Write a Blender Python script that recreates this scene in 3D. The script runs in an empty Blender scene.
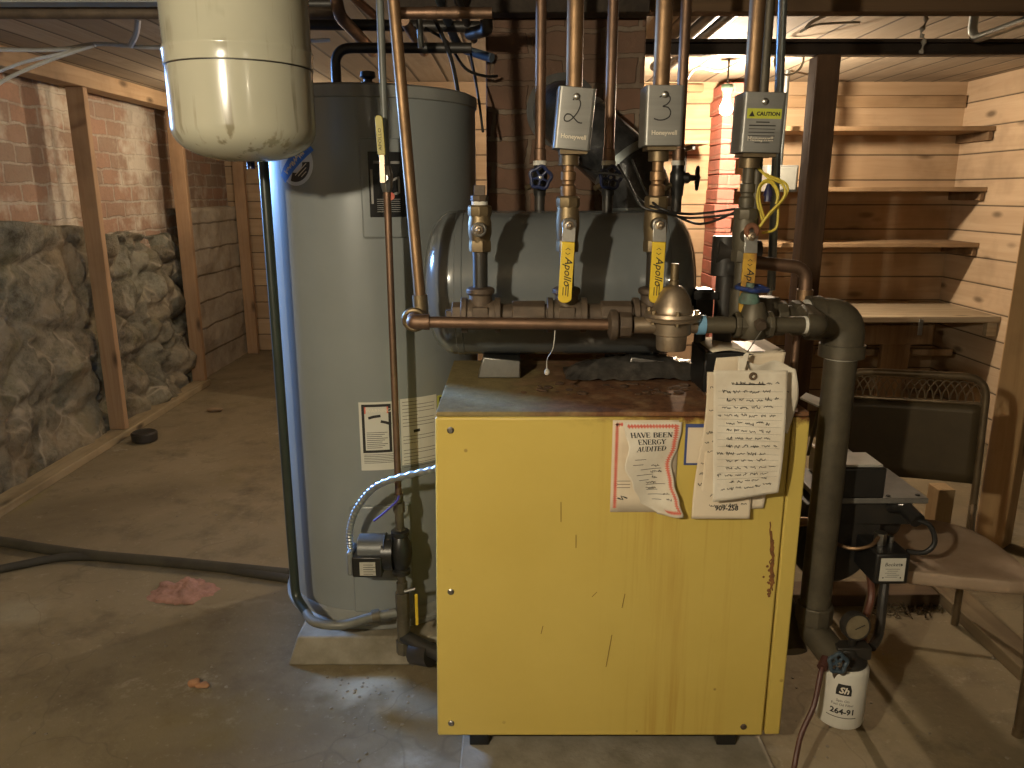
import bpy, math, random
from mathutils import Vector, Matrix, noise
random.seed(7)
PI = math.pi
S = bpy.context.scene
COL = S.collection

# ------------------------------------------------------------------ camera frame (used to take measurements off the photograph)
FPX, TH, CZ = 769.0, math.radians(13.9), 1.40
def ray(px, py):
    a, b = (px - 512) / FPX, (384 - py) / FPX
    return Vector((a, math.cos(TH) + b * math.sin(TH), -math.sin(TH) + b * math.cos(TH)))
def at(px, py, Y):
    d = ray(px, py); t = Y / d.y
    return Vector((d.x * t, Y, CZ + d.z * t))
def flo(px, py, z=0.0):
    d = ray(px, py); t = (z - CZ) / d.z
    return Vector((d.x * t, d.y * t, z))
def zof(py, Y): return at(512, py, Y).z
def xof(px, py, Y): return at(px, py, Y).x

# ------------------------------------------------------------------ mesh builder
def fillet(pts, rad, n=6):
    pts = [Vector(p) for p in pts]; out = [pts[0]]
    for i in range(1, len(pts) - 1):
        p, a, b = pts[i], pts[i - 1], pts[i + 1]
        r = min(rad, (a - p).length * .49, (b - p).length * .49)
        s, e = p + (a - p).normalized() * r, p + (b - p).normalized() * r
        for k in range(n + 1):
            t = k / n
            out.append(s * (1 - t) ** 2 + p * 2 * t * (1 - t) + e * t * t)
    out.append(pts[-1]); return out
def smooth(pts, n=6):
    pts = [Vector(p) for p in pts]; out = []
    for i in range(len(pts) - 1):
        p0 = pts[max(i - 1, 0)]; p1 = pts[i]; p2 = pts[i + 1]; p3 = pts[min(i + 2, len(pts) - 1)]
        for k in range(n):
            t = k / n
            out.append(.5 * ((2 * p1) + (p2 - p0) * t + (2 * p0 - 5 * p1 + 4 * p2 - p3) * t * t + (3 * p1 - p0 - 3 * p2 + p3) * t ** 3))
    out.append(pts[-1]); return out
def basis(axis):
    a = Vector(axis).normalized()
    u = a.orthogonal().normalized(); return u, a.cross(u).normalized(), a

class MB:
    def __init__(s): s.v = []; s.f = []
    def add(s, V, F):
        o = len(s.v); s.v += [Vector(p) for p in V]; s.f += [tuple(i + o for i in q) for q in F]; return s
    def hexa(s, c):      # 8 corners: bottom ring of four, top ring of four
        return s.add(c, [(3, 2, 1, 0), (4, 5, 6, 7), (0, 1, 5, 4), (1, 2, 6, 5), (2, 3, 7, 6), (3, 0, 4, 7)])
    def box(s, x0, x1, y0, y1, z0, z1):
        return s.hexa([(x0, y0, z0), (x1, y0, z0), (x1, y1, z0), (x0, y1, z0), (x0, y0, z1), (x1, y0, z1), (x1, y1, z1), (x0, y1, z1)])
    def obox(s, c, size, R=None):
        R = R or Matrix.Identity(3); c = Vector(c); hx, hy, hz = [k / 2 for k in size]
        return s.hexa([c + R @ Vector(p) for p in ((-hx, -hy, -hz), (hx, -hy, -hz), (hx, hy, -hz), (-hx, hy, -hz), (-hx, -hy, hz), (hx, -hy, hz), (hx, hy, hz), (-hx, hy, hz))])
    def tube(s, pts, r, seg=14, caps=True, closed=False):
        pts = [Vector(p) for p in pts]; n = len(pts)
        R = r if isinstance(r, (list, tuple)) else [r] * n
        tan = []
        for i in range(n):
            if closed: d = pts[(i + 1) % n] - pts[i - 1]
            else: d = pts[min(i + 1, n - 1)] - pts[max(i - 1, 0)]
            tan.append(d.normalized() if d.length > 1e-9 else (tan[-1] if tan else Vector((0, 0, 1))))
        u = tan[0].orthogonal().normalized(); V = []
        for i in range(n):
            u = (u - tan[i] * u.dot(tan[i]))
            u = u.normalized() if u.length > 1e-6 else tan[i].orthogonal().normalized()
            w = tan[i].cross(u)
            for k in range(seg):
                a = 2 * PI * k / seg; V.append(pts[i] + (u * math.cos(a) + w * math.sin(a)) * R[i])
        F = []
        for i in range(n if closed else n - 1):
            j = (i + 1) % n
            for k in range(seg):
                l = (k + 1) % seg; F.append((i * seg + k, i * seg + l, j * seg + l, j * seg + k))
        if caps and not closed:
            F.append(tuple(range(seg - 1, -1, -1))); F.append(tuple((n - 1) * seg + k for k in range(seg)))
        return s.add(V, F)
    def cyl(s, p0, p1, r, seg=20): return s.tube([p0, p1], r, seg)
    def lathe(s, prof, o, axis=(0, 0, 1), seg=40):   # prof: (radius, height) along axis
        u, w, a = basis(axis); o = Vector(o); V = []; idx = []
        for r, h in prof:
            if r < 1e-6: idx.append([len(V)]); V.append(o + a * h)
            else:
                idx.append(list(range(len(V), len(V) + seg)))
                for k in range(seg):
                    t = 2 * PI * k / seg; V.append(o + a * h + (u * math.cos(t) + w * math.sin(t)) * r)
        F = []
        for A, B in zip(idx, idx[1:]):
            for k in range(seg):
                l = (k + 1) % seg
                if len(A) == 1 and len(B) == 1: continue
                if len(A) == 1: F.append((A[0], B[l], B[k]))
                elif len(B) == 1: F.append((A[k], A[l], B[0]))
                else: F.append((A[k], A[l], B[l], B[k]))
        if len(idx[0]) > 1: F.append(tuple(reversed(idx[0])))
        if len(idx[-1]) > 1: F.append(tuple(idx[-1]))
        return s.add(V, F)
    def ball(s, c, r, sc=(1, 1, 1), seg=18, rings=10, jit=0, fr=9):
        V0 = len(s.v)
        s.lathe([(r * math.sin(PI * i / rings), -r * math.cos(PI * i / rings)) for i in range(rings + 1)], (0, 0, 0), (0, 0, 1), seg)
        for i in range(V0, len(s.v)):
            p = s.v[i]
            if jit: p = p * (1 + jit * noise.noise(p * (fr / max(r, .01) * .1) + Vector(c) * 7))
            s.v[i] = Vector((p.x * sc[0], p.y * sc[1], p.z * sc[2])) + Vector(c)
        return s
    def torus(s, c, axis, R, r, seg=28, sub=10, a0=0, a1=2 * PI):
        u, w, a = basis(axis); c = Vector(c); full = abs(a1 - a0 - 2 * PI) < 1e-6
        n = seg if full else seg + 1
        return s.tube([c + (u * math.cos(a0 + (a1 - a0) * i / seg) + w * math.sin(a0 + (a1 - a0) * i / seg)) * R for i in range(n)], r, sub, closed=full)
    def grid(s, nu, nv, fn):
        V = [fn(i / nu, j / nv) for j in range(nv + 1) for i in range(nu + 1)]
        F = [(j * (nu + 1) + i, j * (nu + 1) + i + 1, (j + 1) * (nu + 1) + i + 1, (j + 1) * (nu + 1) + i) for j in range(nv) for i in range(nu)]
        return s.add(V, F)
    def prism(s, out, fn, d):        # out: 2-D outline; fn(u, v, w) -> point; extruded by d along w
        n = len(out); V = [fn(u, v, 0) for u, v in out] + [fn(u, v, d) for u, v in out]
        F = [tuple(range(n - 1, -1, -1)), tuple(range(n, 2 * n))] + [(i, (i + 1) % n, n + (i + 1) % n, n + i) for i in range(n)]
        return s.add(V, F)
    def strokes(s, lines, w, fn):    # ribbons in (u, v) laid on a surface
        for L in lines:
            L = [Vector((p[0], p[1])) for p in L]; V = []; M_ = [L[0]]
            for a, b in zip(L, L[1:]):
                q = max(1, int((b - a).length / .006)); M_ += [a + (b - a) * (i / q) for i in range(1, q + 1)]
            L = M_
            for i, p in enumerate(L):
                d = L[min(i + 1, len(L) - 1)] - L[max(i - 1, 0)]
                d = d.normalized() if d.length > 1e-9 else Vector((1, 0)); q = Vector((-d.y, d.x)) * w * .5
                V += [fn(*(p + q)), fn(*(p - q))]
            s.add(V, [(2 * i, 2 * i + 1, 2 * i + 3, 2 * i + 2) for i in range(len(L) - 1)])
        return s
    def text(s, t, size, u0, v0, fn, align='CENTER', bold=0, shear=0, sx=1):
        c = bpy.data.curves.new('t', 'FONT'); c.body = t; c.size = size; c.align_x = align; c.resolution_u = 2; c.offset = bold; c.shear = shear
        o = bpy.data.objects.new('t', c); m = bpy.data.meshes.new_from_object(o)
        s.add([fn(u0 + p.co.x * sx, v0 + p.co.y) for p in m.vertices], [tuple(p.vertices) for p in m.polygons])
        bpy.data.objects.remove(o); bpy.data.meshes.remove(m); bpy.data.curves.remove(c)
        return s

def wloc(o):
    p = Vector((0, 0, 0))
    while o: p += o.location; o = o.parent
    return p
def obj(name, mb, m, parent=None, bev=0, label=None, ang=35, solid=0, sub=0, seg=2):
    me = bpy.data.meshes.new(name)
    if parent: off = wloc(parent)
    else:
        xs = [v.x for v in mb.v]; ys = [v.y for v in mb.v]; off = Vector(((min(xs) + max(xs)) / 2, (min(ys) + max(ys)) / 2, min(v.z for v in mb.v)))
    me.from_pydata([v - off for v in mb.v], [], mb.f); me.update()
    for p in me.polygons: p.use_smooth = True
    if ang: me.set_sharp_from_angle(angle=math.radians(ang))
    me.materials.append(m)
    o = bpy.data.objects.new(name, me); COL.objects.link(o)
    if parent: o.parent = parent
    else: o.location = off
    if solid:
        k = o.modifiers.new('Solid', 'SOLIDIFY'); k.thickness = solid; k.offset = 0
    if bev:
        k = o.modifiers.new('Bevel', 'BEVEL'); k.width = bev; k.segments = seg; k.limit_method = 'ANGLE'; k.angle_limit = math.radians(40)
    if sub:
        k = o.modifiers.new('Sub', 'SUBSURF'); k.levels = sub; k.render_levels = sub
    if label: o['label'] = label
    return o
def tag(o, label, cat, group=None, kind=None):
    o['label'] = label; o['category'] = cat
    if group: o['group'] = group
    if kind: o['kind'] = kind
    return o
def thing(name, label, cat, loc, group=None):
    o = bpy.data.objects.new(name, None); COL.objects.link(o); o.location = loc; o.empty_display_size = .1
    return tag(o, label, cat, group)
def one(name, mb, m, label, cat, group=None, **k): return tag(obj(name, mb, m, **k), label, cat, group)
def struct(name, mb, m, **k):
    o = obj(name, mb, m, **k); o['kind'] = 'structure'; return o
def copy_thing(root, loc, label):
    r = root.copy(); COL.objects.link(r); r.location = loc; r['label'] = label
    for ch in list(root.children):
        c = ch.copy(); COL.objects.link(c); c.parent = r
        for g in list(ch.children):
            d = g.copy(); COL.objects.link(d); d.parent = c
    return r

# ------------------------------------------------------------------ materials
class NT:
    def __init__(s, name):
        s.m = bpy.data.materials.new(name); s.m.use_nodes = True; s.t = s.m.node_tree; s.b = s.t.nodes['Principled BSDF']
        s.co = s.n('ShaderNodeTexCoord').outputs['Object']
    def n(s, typ, ins=None, **kw):
        k = s.t.nodes.new(typ)
        for a, b in kw.items(): setattr(k, a, b)
        for a, b in (ins or {}).items(): s.set(k.inputs[a], b)
        return k
    def set(s, sock, val):
        if isinstance(val, bpy.types.NodeSocket): s.t.links.new(val, sock)
        else:
            if sock.type == 'RGBA' and isinstance(val, (tuple, list)) and len(val) == 3: val = (*val, 1)
            sock.default_value = val
    def scale(s, v, co=None): return s.n('ShaderNodeMapping', {'Vector': co or s.co, 'Scale': v if isinstance(v, tuple) else (v, v, v)}).outputs[0]
    def noise(s, sc=5, det=4, rough=.6, co=None, dist=0): return s.n('ShaderNodeTexNoise', {'Vector': co or s.co, 'Scale': sc, 'Detail': det, 'Roughness': rough, 'Distortion': dist}).outputs['Fac']
    def vor(s, sc=5, co=None, feature='F1', out='Distance'): return s.n('ShaderNodeTexVoronoi', {'Vector': co or s.co, 'Scale': sc}, feature=feature).outputs[out]
    def rampf(s, f, a, b): return s.n('ShaderNodeMapRange', {'Value': f, 'From Min': a, 'From Max': b}).outputs[0]
    def mix(s, f, a, b, mode='MIX'):
        k = s.n('ShaderNodeMix', data_type='RGBA', blend_type=mode)
        s.set(k.inputs[0], f); s.set(k.inputs[6], a); s.set(k.inputs[7], b); return k.outputs[2]
    def math(s, op, a, b=0.0): 
        k = s.n('ShaderNodeMath', operation=op); s.set(k.inputs[0], a); s.set(k.inputs[1], b); return k.outputs[0]
    def xyz(s, co=None): return s.n('ShaderNodeSeparateXYZ', {'Vector': co or s.co}).outputs
    def comb(s, x, y, z): return s.n('ShaderNodeCombineXYZ', {'X': x, 'Y': y, 'Z': z}).outputs[0]
    def box(s, ax, lo, hi, soft):    # 1 inside [lo, hi] of the coordinate
        return s.math('MULTIPLY', s.rampf(ax, lo - soft, lo + soft), s.rampf(ax, hi + soft, hi - soft))
    def out(s, col, rough=.6, metal=0, bump=None, bs=.3, bd=.01, spec=.5, coat=0):
        s.set(s.b.inputs['Base Color'], col); s.set(s.b.inputs['Roughness'], rough); s.set(s.b.inputs['Metallic'], metal)
        s.b.inputs['Specular IOR Level'].default_value = spec; s.b.inputs['Coat Weight'].default_value = coat
        if bump is not None:
            k = s.n('ShaderNodeBump', {'Height': bump, 'Strength': bs, 'Distance': bd}); s.t.links.new(k.outputs[0], s.b.inputs['Normal'])
        return s.m
def mk(name, c1, c2=None, sc=12, lo=.35, hi=.7, rough=.5, metal=0, bs=0, bsc=None, st=None, spec=.5, coat=0, rvar=0, bd=.004):
    t = NT(name); co = t.scale(st) if st else t.co
    f = t.rampf(t.noise(sc, 5, .62, co), lo, hi)
    col = t.mix(f, c1, c2 or tuple(k * .8 for k in c1))
    r = t.math('ADD', t.math('MULTIPLY', f, rvar), rough) if rvar else rough
    return t.out(col, r, metal, t.noise(bsc or sc * 3, 5, .6, co) if bs else None, bs, bd, spec, coat)

def wood(name, c1, c2, grain=0, board=None, bh=.15, rough=.75, knots=True, var=.35, gap=.012, gcol=(.03, .022, .015), off=0.0):
    """grain: axis index the fibres follow; board: axis index boards are stacked along, bh their height"""
    t = NT(name); sc = [22, 22, 22]; sc[grain] = 1.3; ax = t.xyz()
    co = t.co
    if board is not None:
        q = t.math('DIVIDE', t.math('ADD', ax[board], off), bh); idx = t.math('FLOOR', q); fr = t.math('FRACT', q)
        rnd = t.n('ShaderNodeTexWhiteNoise', {'W': idx}, noise_dimensions='1D').outputs['Value']
        sh = t.comb(t.math('MULTIPLY', rnd, 13.7), t.math('MULTIPLY', rnd, 5.1), t.math('MULTIPLY', rnd, 9.3))
        co = t.n('ShaderNodeVectorMath', {0: t.co, 1: sh}, operation='ADD').outputs[0]
    g = t.noise(1, 5, .6, t.scale(tuple(sc), co), 1.2)
    col = t.mix(t.rampf(g, .3, .72), c1, c2)
    if knots:
        ks = [7, 7, 7]; ks[grain] = 2.6
        kn = t.vor(1, t.scale(tuple(ks), co)); col = t.mix(t.rampf(kn, .17, .06), col, tuple(k * .35 for k in c2))
    dirt = t.noise(2.3, 4, .6); col = t.mix(t.rampf(dirt, .5, .85), col, tuple(k * .5 for k in c2))
    h = g
    if board is not None:
        col = t.mix(t.math('MULTIPLY', rnd, var), col, tuple(k * .55 for k in c2))
        gp = t.math('ADD', t.rampf(fr, gap / bh, 0), t.rampf(fr, 1 - gap / bh * .4, 1)); gp = t.math('MINIMUM', gp, 1.0)
        col = t.mix(gp, col, gcol); h = t.math('SUBTRACT', g, t.math('MULTIPLY', gp, 2.0))
    return t.out(col, rough, 0, h, .35, .006, .3)
def brick(name, ua, c1, c2, mortar, bw, bh, white=None, wl=(.5, .75), ms=.009, soot=None):
    t = NT(name); ax = t.xyz(); wob = t.math('MULTIPLY', t.math('SUBTRACT', t.noise(7, 4), .5), .045)
    co = t.comb(t.math('ADD', ax[ua], wob), t.math('ADD', ax[2], wob), 0.0)
    b = t.n('ShaderNodeTexBrick', {'Vector': co, 'Color1': c1, 'Color2': c2, 'Mortar': mortar, 'Scale': 1.0, 'Mortar Size': ms, 'Mortar Smooth': .35, 'Brick Width': bw, 'Row Height': bh, 'Bias': 0.0})
    col = t.mix(t.rampf(t.noise(5, 6, .75), .4, .75), b.outputs['Color'], t.mix(.5, c1, (.16, .12, .09)))
    col = t.mix(t.math('MULTIPLY', t.rampf(t.noise(55, 4), .5, .8), .5), col, (.2, .15, .11))
    if white: col = t.mix(t.rampf(t.noise(2.1, 5, .65), *wl), col, white)
    if soot: col = t.mix(t.rampf(t.noise(2.7, 4, .6), .3, .7), col, soot)
    h = t.math('ADD', t.math('MULTIPLY', b.outputs['Fac'], -1.0), t.math('MULTIPLY', t.noise(30, 5, .7), .5))
    return t.out(col, .9, 0, h, .7, .012, .25)

copper = mk('copper', (.35, .22, .12), (.19, .12, .068), sc=9, rough=.42, metal=.85, rvar=.2, bs=.1)
copper_d = mk('dull_copper', (.27, .165, .11), (.16, .105, .07), sc=9, rough=.45, metal=.85, rvar=.15, bs=.1)
brass = mk('brass', (.24, .18, .10), (.15, .11, .065), sc=14, rough=.48, metal=.75, bs=.1)
bronze = mk('bronze_casting', (.46, .37, .27), (.33, .26, .19), sc=20, rough=.42, metal=.85, bs=.12, bsc=120)
iron = mk('rusty_iron', (.13, .095, .066), (.07, .05, .036), sc=18, rough=.6, metal=.35, bs=.3, bsc=60)
iron_g = mk('grey_iron', (.115, .097, .064), (.065, .055, .038), sc=14, rough=.5, metal=.3, bs=.15, bsc=50)
black = mk('black_iron', (.022, .022, .02), (.04, .032, .025), sc=14, rough=.45, metal=.1, bs=.1)
blackm = mk('black_paint', (.012, .012, .012), (.022, .02, .018), sc=8, rough=.35)
steel = mk('steel', (.45, .44, .41), (.28, .27, .25), sc=14, rough=.3, metal=1, rvar=.15)
galv = mk('galvanised', (.36, .40, .40), (.24, .27, .27), sc=20, rough=.35, metal=.9)
alu = mk('brushed_cover', (.27, .265, .245), (.21, .205, .19), sc=3, st=(1, 1, 14), rough=.42, metal=.55)
white = mk('white_tape', (.75, .73, .66), (.55, .52, .45), sc=30, rough=.8)
yel = mk('yellow_vinyl', (.78, .55, .035), (.62, .42, .03), sc=14, rough=.45)
yel_d = mk('rusty_yellow_vinyl', (.55, .33, .04), (.25, .11, .03), sc=22, rough=.6, lo=.4, hi=.62)
ink = mk('ink', (.02, .018, .016), rough=.7)
blueink = mk('blue_ink', (.12, .12, .3), rough=.7)
bluew = mk('blue_enamel', (.02, .035, .12), (.012, .015, .04), sc=20, rough=.35)
ltblue = mk('blue_sticker', (.02, .17, .75), (.02, .12, .6), rough=.4)
paper = mk('aged_paper', (.72, .62, .47), (.55, .43, .3), sc=7, rough=.85, lo=.45, hi=.8)
paperw = mk('white_label', (.62, .60, .53), (.55, .53, .46), sc=6, rough=.6)
paperb = mk('bright_paper', (.78, .73, .62), (.6, .52, .4), sc=8, rough=.8)
red = mk('red_print', (.62, .13, .09), (.7, .22, .15), sc=60, rough=.8)
wire_k = mk('black_cable', (.015, .014, .013), rough=.5)
wire_w = mk('white_cable', (.55, .54, .5), (.4, .39, .35), sc=10, rough=.5)
wire_y = mk('yellow_wire', (.72, .58, .08), (.6, .46, .06), sc=20, rough=.5)
web = mk('cobweb', (.3, .28, .24), rough=.9)

def heater_paint():
    t = NT('heater_enamel'); n = t.noise(3, 4)
    col = t.mix(t.rampf(n, .3, .8), (.235, .252, .25), (.20, .215, .212))
    return t.out(col, t.math('ADD', t.math('MULTIPLY', t.noise(2), .12), .3), 0, t.noise(4, 2), .03, .01, .5, .15)
heater_m = heater_paint()
heater_d = mk('heater_trim', (.25, .255, .24), (.19, .195, .185), sc=8, rough=.4)
tank_m = mk('grey_enamel', (.155, .168, .172), (.13, .142, .145), sc=5, rough=.16, rvar=.1, coat=.35)
def xtank():
    t = NT('cream_enamel'); ax = t.xyz()
    st = t.noise(1, 4, .6, t.scale((26, 26, 1.6)))
    col = t.mix(t.rampf(t.noise(3), .3, .8), (.47, .455, .355), (.40, .385, .30))
    drip = t.math('MULTIPLY', t.rampf(st, .56, .63), t.rampf(t.noise(4), .42, .58)); col = t.mix(t.math('MULTIPLY', drip, .7), col, (.16, .13, .07))
    return t.out(col, .2, 0, None, spec=.5, coat=.3)
xtank_m = xtank()

def boiler_paint():
    t = NT('yellow_enamel'); ax = t.xyz()
    n1 = t.noise(3, 5, .6); n2 = t.noise(60, 3); st = t.noise(1, 5, .65, t.scale((24, 24, .9)))
    col = t.mix(t.rampf(n1, .3, .75), (.62, .475, .12), (.555, .415, .095))
    # rusty runs down the front, fading on the way down
    zone = t.box(ax[0], -.02, .36, .06)
    run = t.math('MULTIPLY', t.math('MULTIPLY', t.rampf(st, .52, .72), zone), t.rampf(ax[2], .05, .75))
    col = t.mix(t.math('MULTIPLY', run, .62), col, (.36, .15, .02))
    low = t.math('MULTIPLY', t.math('MULTIPLY', t.rampf(st, .5, .66), t.box(ax[0], .03, .24, .05)), t.rampf(ax[2], .32, .10))
    col = t.mix(t.math('MULTIPLY', low, .5), col, (.38, .18, .02))
    edge = t.math('ADD', ax[2], t.math('MULTIPLY', t.noise(26, 5, .7), .1)); ezone = t.rampf(ax[0], -.14, .12)
    er = t.math('MULTIPLY', t.rampf(edge, .945, .97), ezone); col = t.mix(er, col, (.13, .05, .018))
    sp = t.math('MULTIPLY', t.rampf(t.vor(16), .09, .05), t.rampf(t.noise(3.3), .5, .62)); col = t.mix(t.math('MULTIPLY', sp, .7), col, (.14, .06, .02))
    return t.out(col, .4, 0, t.noise(9, 3), .06, .01, .4)
boiler_m = boiler_paint()
def rust_top():
    t = NT('rusty_sheet'); ax = t.xyz()
    n = t.noise(11, 6, .7); m = t.noise(34, 5, .7)
    dust = t.mix(t.rampf(m, .3, .7), (.30, .235, .105), (.19, .145, .06))
    rust = t.mix(t.rampf(m, .3, .7), (.24, .11, .048), (.08, .038, .022)); rust = t.mix(t.rampf(n, .5, .7), rust, (.30, .19, .10))
    side = t.math('ADD', ax[0], t.math('MULTIPLY', t.math('SUBTRACT', n, .5), .5))
    col = t.mix(t.rampf(side, -.26, -.1), dust, rust)
    return t.out(col, .85, 0, m, .5, .006, .3)
rust_m = rust_top()
def floor_mat():
    t = NT('old_concrete'); n1 = t.noise(1.1, 6, .62, None, .4); n2 = t.noise(5, 6, .7); n3 = t.noise(45, 4, .7)
    col = t.mix(t.rampf(n1, .32, .68), (.155, .122, .072), (.255, .208, .13))
    col = t.mix(t.rampf(n2, .5, .72), col, (.125, .098, .06))
    col = t.mix(t.math('MULTIPLY', t.rampf(t.noise(2.3, 5, .7), .58, .72), .4), col, (.19, .145, .06))
    col = t.mix(t.math('MULTIPLY', t.rampf(n3, .6, .78), .5), col, (.36, .32, .24))
    col = t.mix(t.math('MULTIPLY', t.rampf(t.noise(3.1, 6, .75), .62, .74), .6), col, (.42, .38, .29))
    ax = t.xyz(); dx = t.math('SUBTRACT', ax[0], -.25); dy = t.math('SUBTRACT', ax[1], 1.93)
    wob = t.n('ShaderNodeVectorMath', {0: t.n('ShaderNodeTexNoise', {'Vector': t.co, 'Scale': 6.0, 'Detail': 5.0}).outputs['Color'], 1: (.5, .5, .5)}, operation='SUBTRACT').outputs[0]
    cw = t.n('ShaderNodeVectorMath', {0: wob, 'Scale': .35}, operation='SCALE').outputs[0]; cw = t.n('ShaderNodeVectorMath', {0: t.co, 1: cw}, operation='ADD').outputs[0]
    for (px, py, rx, ry, cc, amt) in ((385, 688, .17, .09, (.46, .42, .31), .75), (40, 608, .16, .14, (.42, .38, .27), .45), (300, 605, .5, .03, (.36, .32, .22), .4), (20, 500, .14, .3, (.20, .17, .03), .6), (250, 720, .3, .12, (.20, .15, .04), .35), (610, 762, .8, .06, (.36, .33, .26), .4), (420, 760, .1, .05, (.45, .42, .34), .6), (900, 660, .25, .1, (.24, .17, .05), .45)):
        q = flo(px, py); dd = t.n('ShaderNodeVectorMath', {0: t.n('ShaderNodeVectorMath', {0: t.n('ShaderNodeVectorMath', {0: cw, 1: (q.x - .515, q.y - 2.275, .12)}, operation='SUBTRACT').outputs[0], 1: (1 / rx, 1 / ry, 0)}, operation='MULTIPLY').outputs[0]}, operation='LENGTH').outputs['Value']
        col = t.mix(t.math('MULTIPLY', t.math('MULTIPLY', t.rampf(dd, 1.1, .3), t.rampf(n2, .3, .6)), amt), col, cc)
    wx = t.math('ADD', t.math('ABSOLUTE', t.math('SUBTRACT', ax[0], -.38 - .9)), t.math('MULTIPLY', t.noise(7, 5, .7), .3)) if 0 else None
    crack = t.n('ShaderNodeTexVoronoi', {'Vector': t.n('ShaderNodeVectorMath', {0: t.co, 1: t.n('ShaderNodeTexNoise', {'Vector': t.co, 'Scale': 3.0}).outputs['Color']}, operation='ADD').outputs[0], 'Scale': .8}, feature='DISTANCE_TO_EDGE').outputs['Distance']
    cr = t.rampf(crack, .006, .001); col = t.mix(t.math('MULTIPLY', cr, .22), col, (.06, .05, .035))
    h = t.math('ADD', t.math('MULTIPLY', n2, .7), t.math('MULTIPLY', n3, .3))
    return t.out(col, .82, 0, h, .45, .012, .3)
floor_m = floor_mat()
pad_m = mk('pale_concrete', (.30, .27, .21), (.17, .145, .10), sc=9, rough=.9, bs=.5, bsc=50)
def stone_mat():
    t = NT('fieldstone'); co = t.n('ShaderNodeVectorMath', {0: t.co, 1: t.n('ShaderNodeTexNoise', {'Vector': t.co, 'Scale': 2.2, 'Detail': 3.0}).outputs['Color']}, operation='ADD').outputs[0]
    cell = t.n('ShaderNodeTexVoronoi', {'Vector': co, 'Scale': 1.9}).outputs['Color']; sx = t.xyz(cell)
    col = t.mix(sx[0], (.235, .225, .175), (.12, .125, .105)); col = t.mix(t.math('MULTIPLY', sx[1], .4), col, (.30, .23, .15))
    col = t.mix(t.rampf(t.noise(6, 7, .8), .44, .66), col, (.075, .066, .045))
    edge = t.n('ShaderNodeTexVoronoi', {'Vector': co, 'Scale': 1.9}, feature='DISTANCE_TO_EDGE').outputs['Distance']
    col = t.mix(t.math('MULTIPLY', t.rampf(edge, .05, .0), t.rampf(t.noise(5), .4, .6)), col, (.33, .29, .22))
    col = t.mix(t.math('MULTIPLY', t.rampf(t.noise(4.2, 5, .7), .6, .78), .5), col, (.40, .36, .28))
    ax = t.xyz(); moss = t.math('MULTIPLY', t.rampf(t.noise(4), .52, .68), .3); col = t.mix(moss, col, (.15, .13, .04))
    col = t.mix(t.math('MULTIPLY', t.rampf(t.noise(2.6, 4, .6), .5, .7), .5), col, (.27, .20, .12))
    h = t.math('ADD', t.math('MULTIPLY', t.noise(10, 6, .75), 1.0), t.math('MULTIPLY', t.noise(60, 4), .25))
    return t.out(col, .95, 0, h, .9, .03, .2)
stone_m = stone_mat()
def block_mat():
    t = NT('grey_block'); ax = t.xyz(); q = t.math('FRACT', t.math('DIVIDE', t.math('ADD', ax[2], t.math('MULTIPLY', t.noise(3), .05)), .2))
    col = t.mix(t.rampf(t.noise(6, 6, .7), .3, .7), (.50, .45, .36), (.32, .275, .21)); gp = t.rampf(q, .07, .0)
    col = t.mix(t.math('MULTIPLY', gp, .55), col, (.10, .085, .06)); return t.out(col, .92, 0, t.math('SUBTRACT', t.noise(20, 5), gp), .6, .015, .2)
block_m = block_mat()

stud_m = wood('pine_stud', (.40, .26, .15), (.29, .175, .095), 2, knots=True)
plate_m = wood('dusty_plate', (.36, .29, .18), (.24, .18, .10), 1)
beam_w = wood('old_beam', (.14, .085, .045), (.075, .045, .025), 0)
joist_m = wood('dark_joist', (.06, .045, .032), (.03, .022, .017), 1)
column_m = wood('dark_column', (.11, .06, .03), (.055, .031, .017), 2, rough=.8)
shelf_m = wood('shelf_board', (.40, .27, .15), (.27, .17, .09), 0)
bench_m = wood('bench_board', (.42, .34, .23), (.27, .2, .12), 0)
benchleg_m = wood('bench_leg', (.26, .17, .09), (.15, .09, .05), 2)
boardwall_x = wood('pine_boards_back', (.52, .37, .23), (.41, .275, .155), 0, 2, .148, var=.4, gap=.009)
boardwall_y = wood('pine_boards_side', (.55, .41, .27), (.45, .32, .2), 1, 2, .148, var=.3, gap=.009)
ceil_m = wood('ceiling_boards', (.46, .385, .285), (.34, .27, .19), 1, 0, .17, var=.7, gap=.016, knots=False)
brick_l = brick('left_wall_brick', 1, (.38, .225, .15), (.27, .215, .16), (.43, .375, .30), .235, .098, (.52, .46, .37), (.5, .62))
brick_c = brick('chimney_brick', 0, (.30, .155, .10), (.19, .11, .075), (.34, .29, .22), .235, .083, None, soot=(.12, .075, .052))
brick_p = brick('pier_brick', 0, (.50, .17, .13), (.56, .21, .165), (.46, .24, .19), .3, .085)
conc_wall = mk('grey_wall', (.09, .08, .065), (.06, .05, .04), sc=4, rough=.9, bs=.3)

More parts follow.
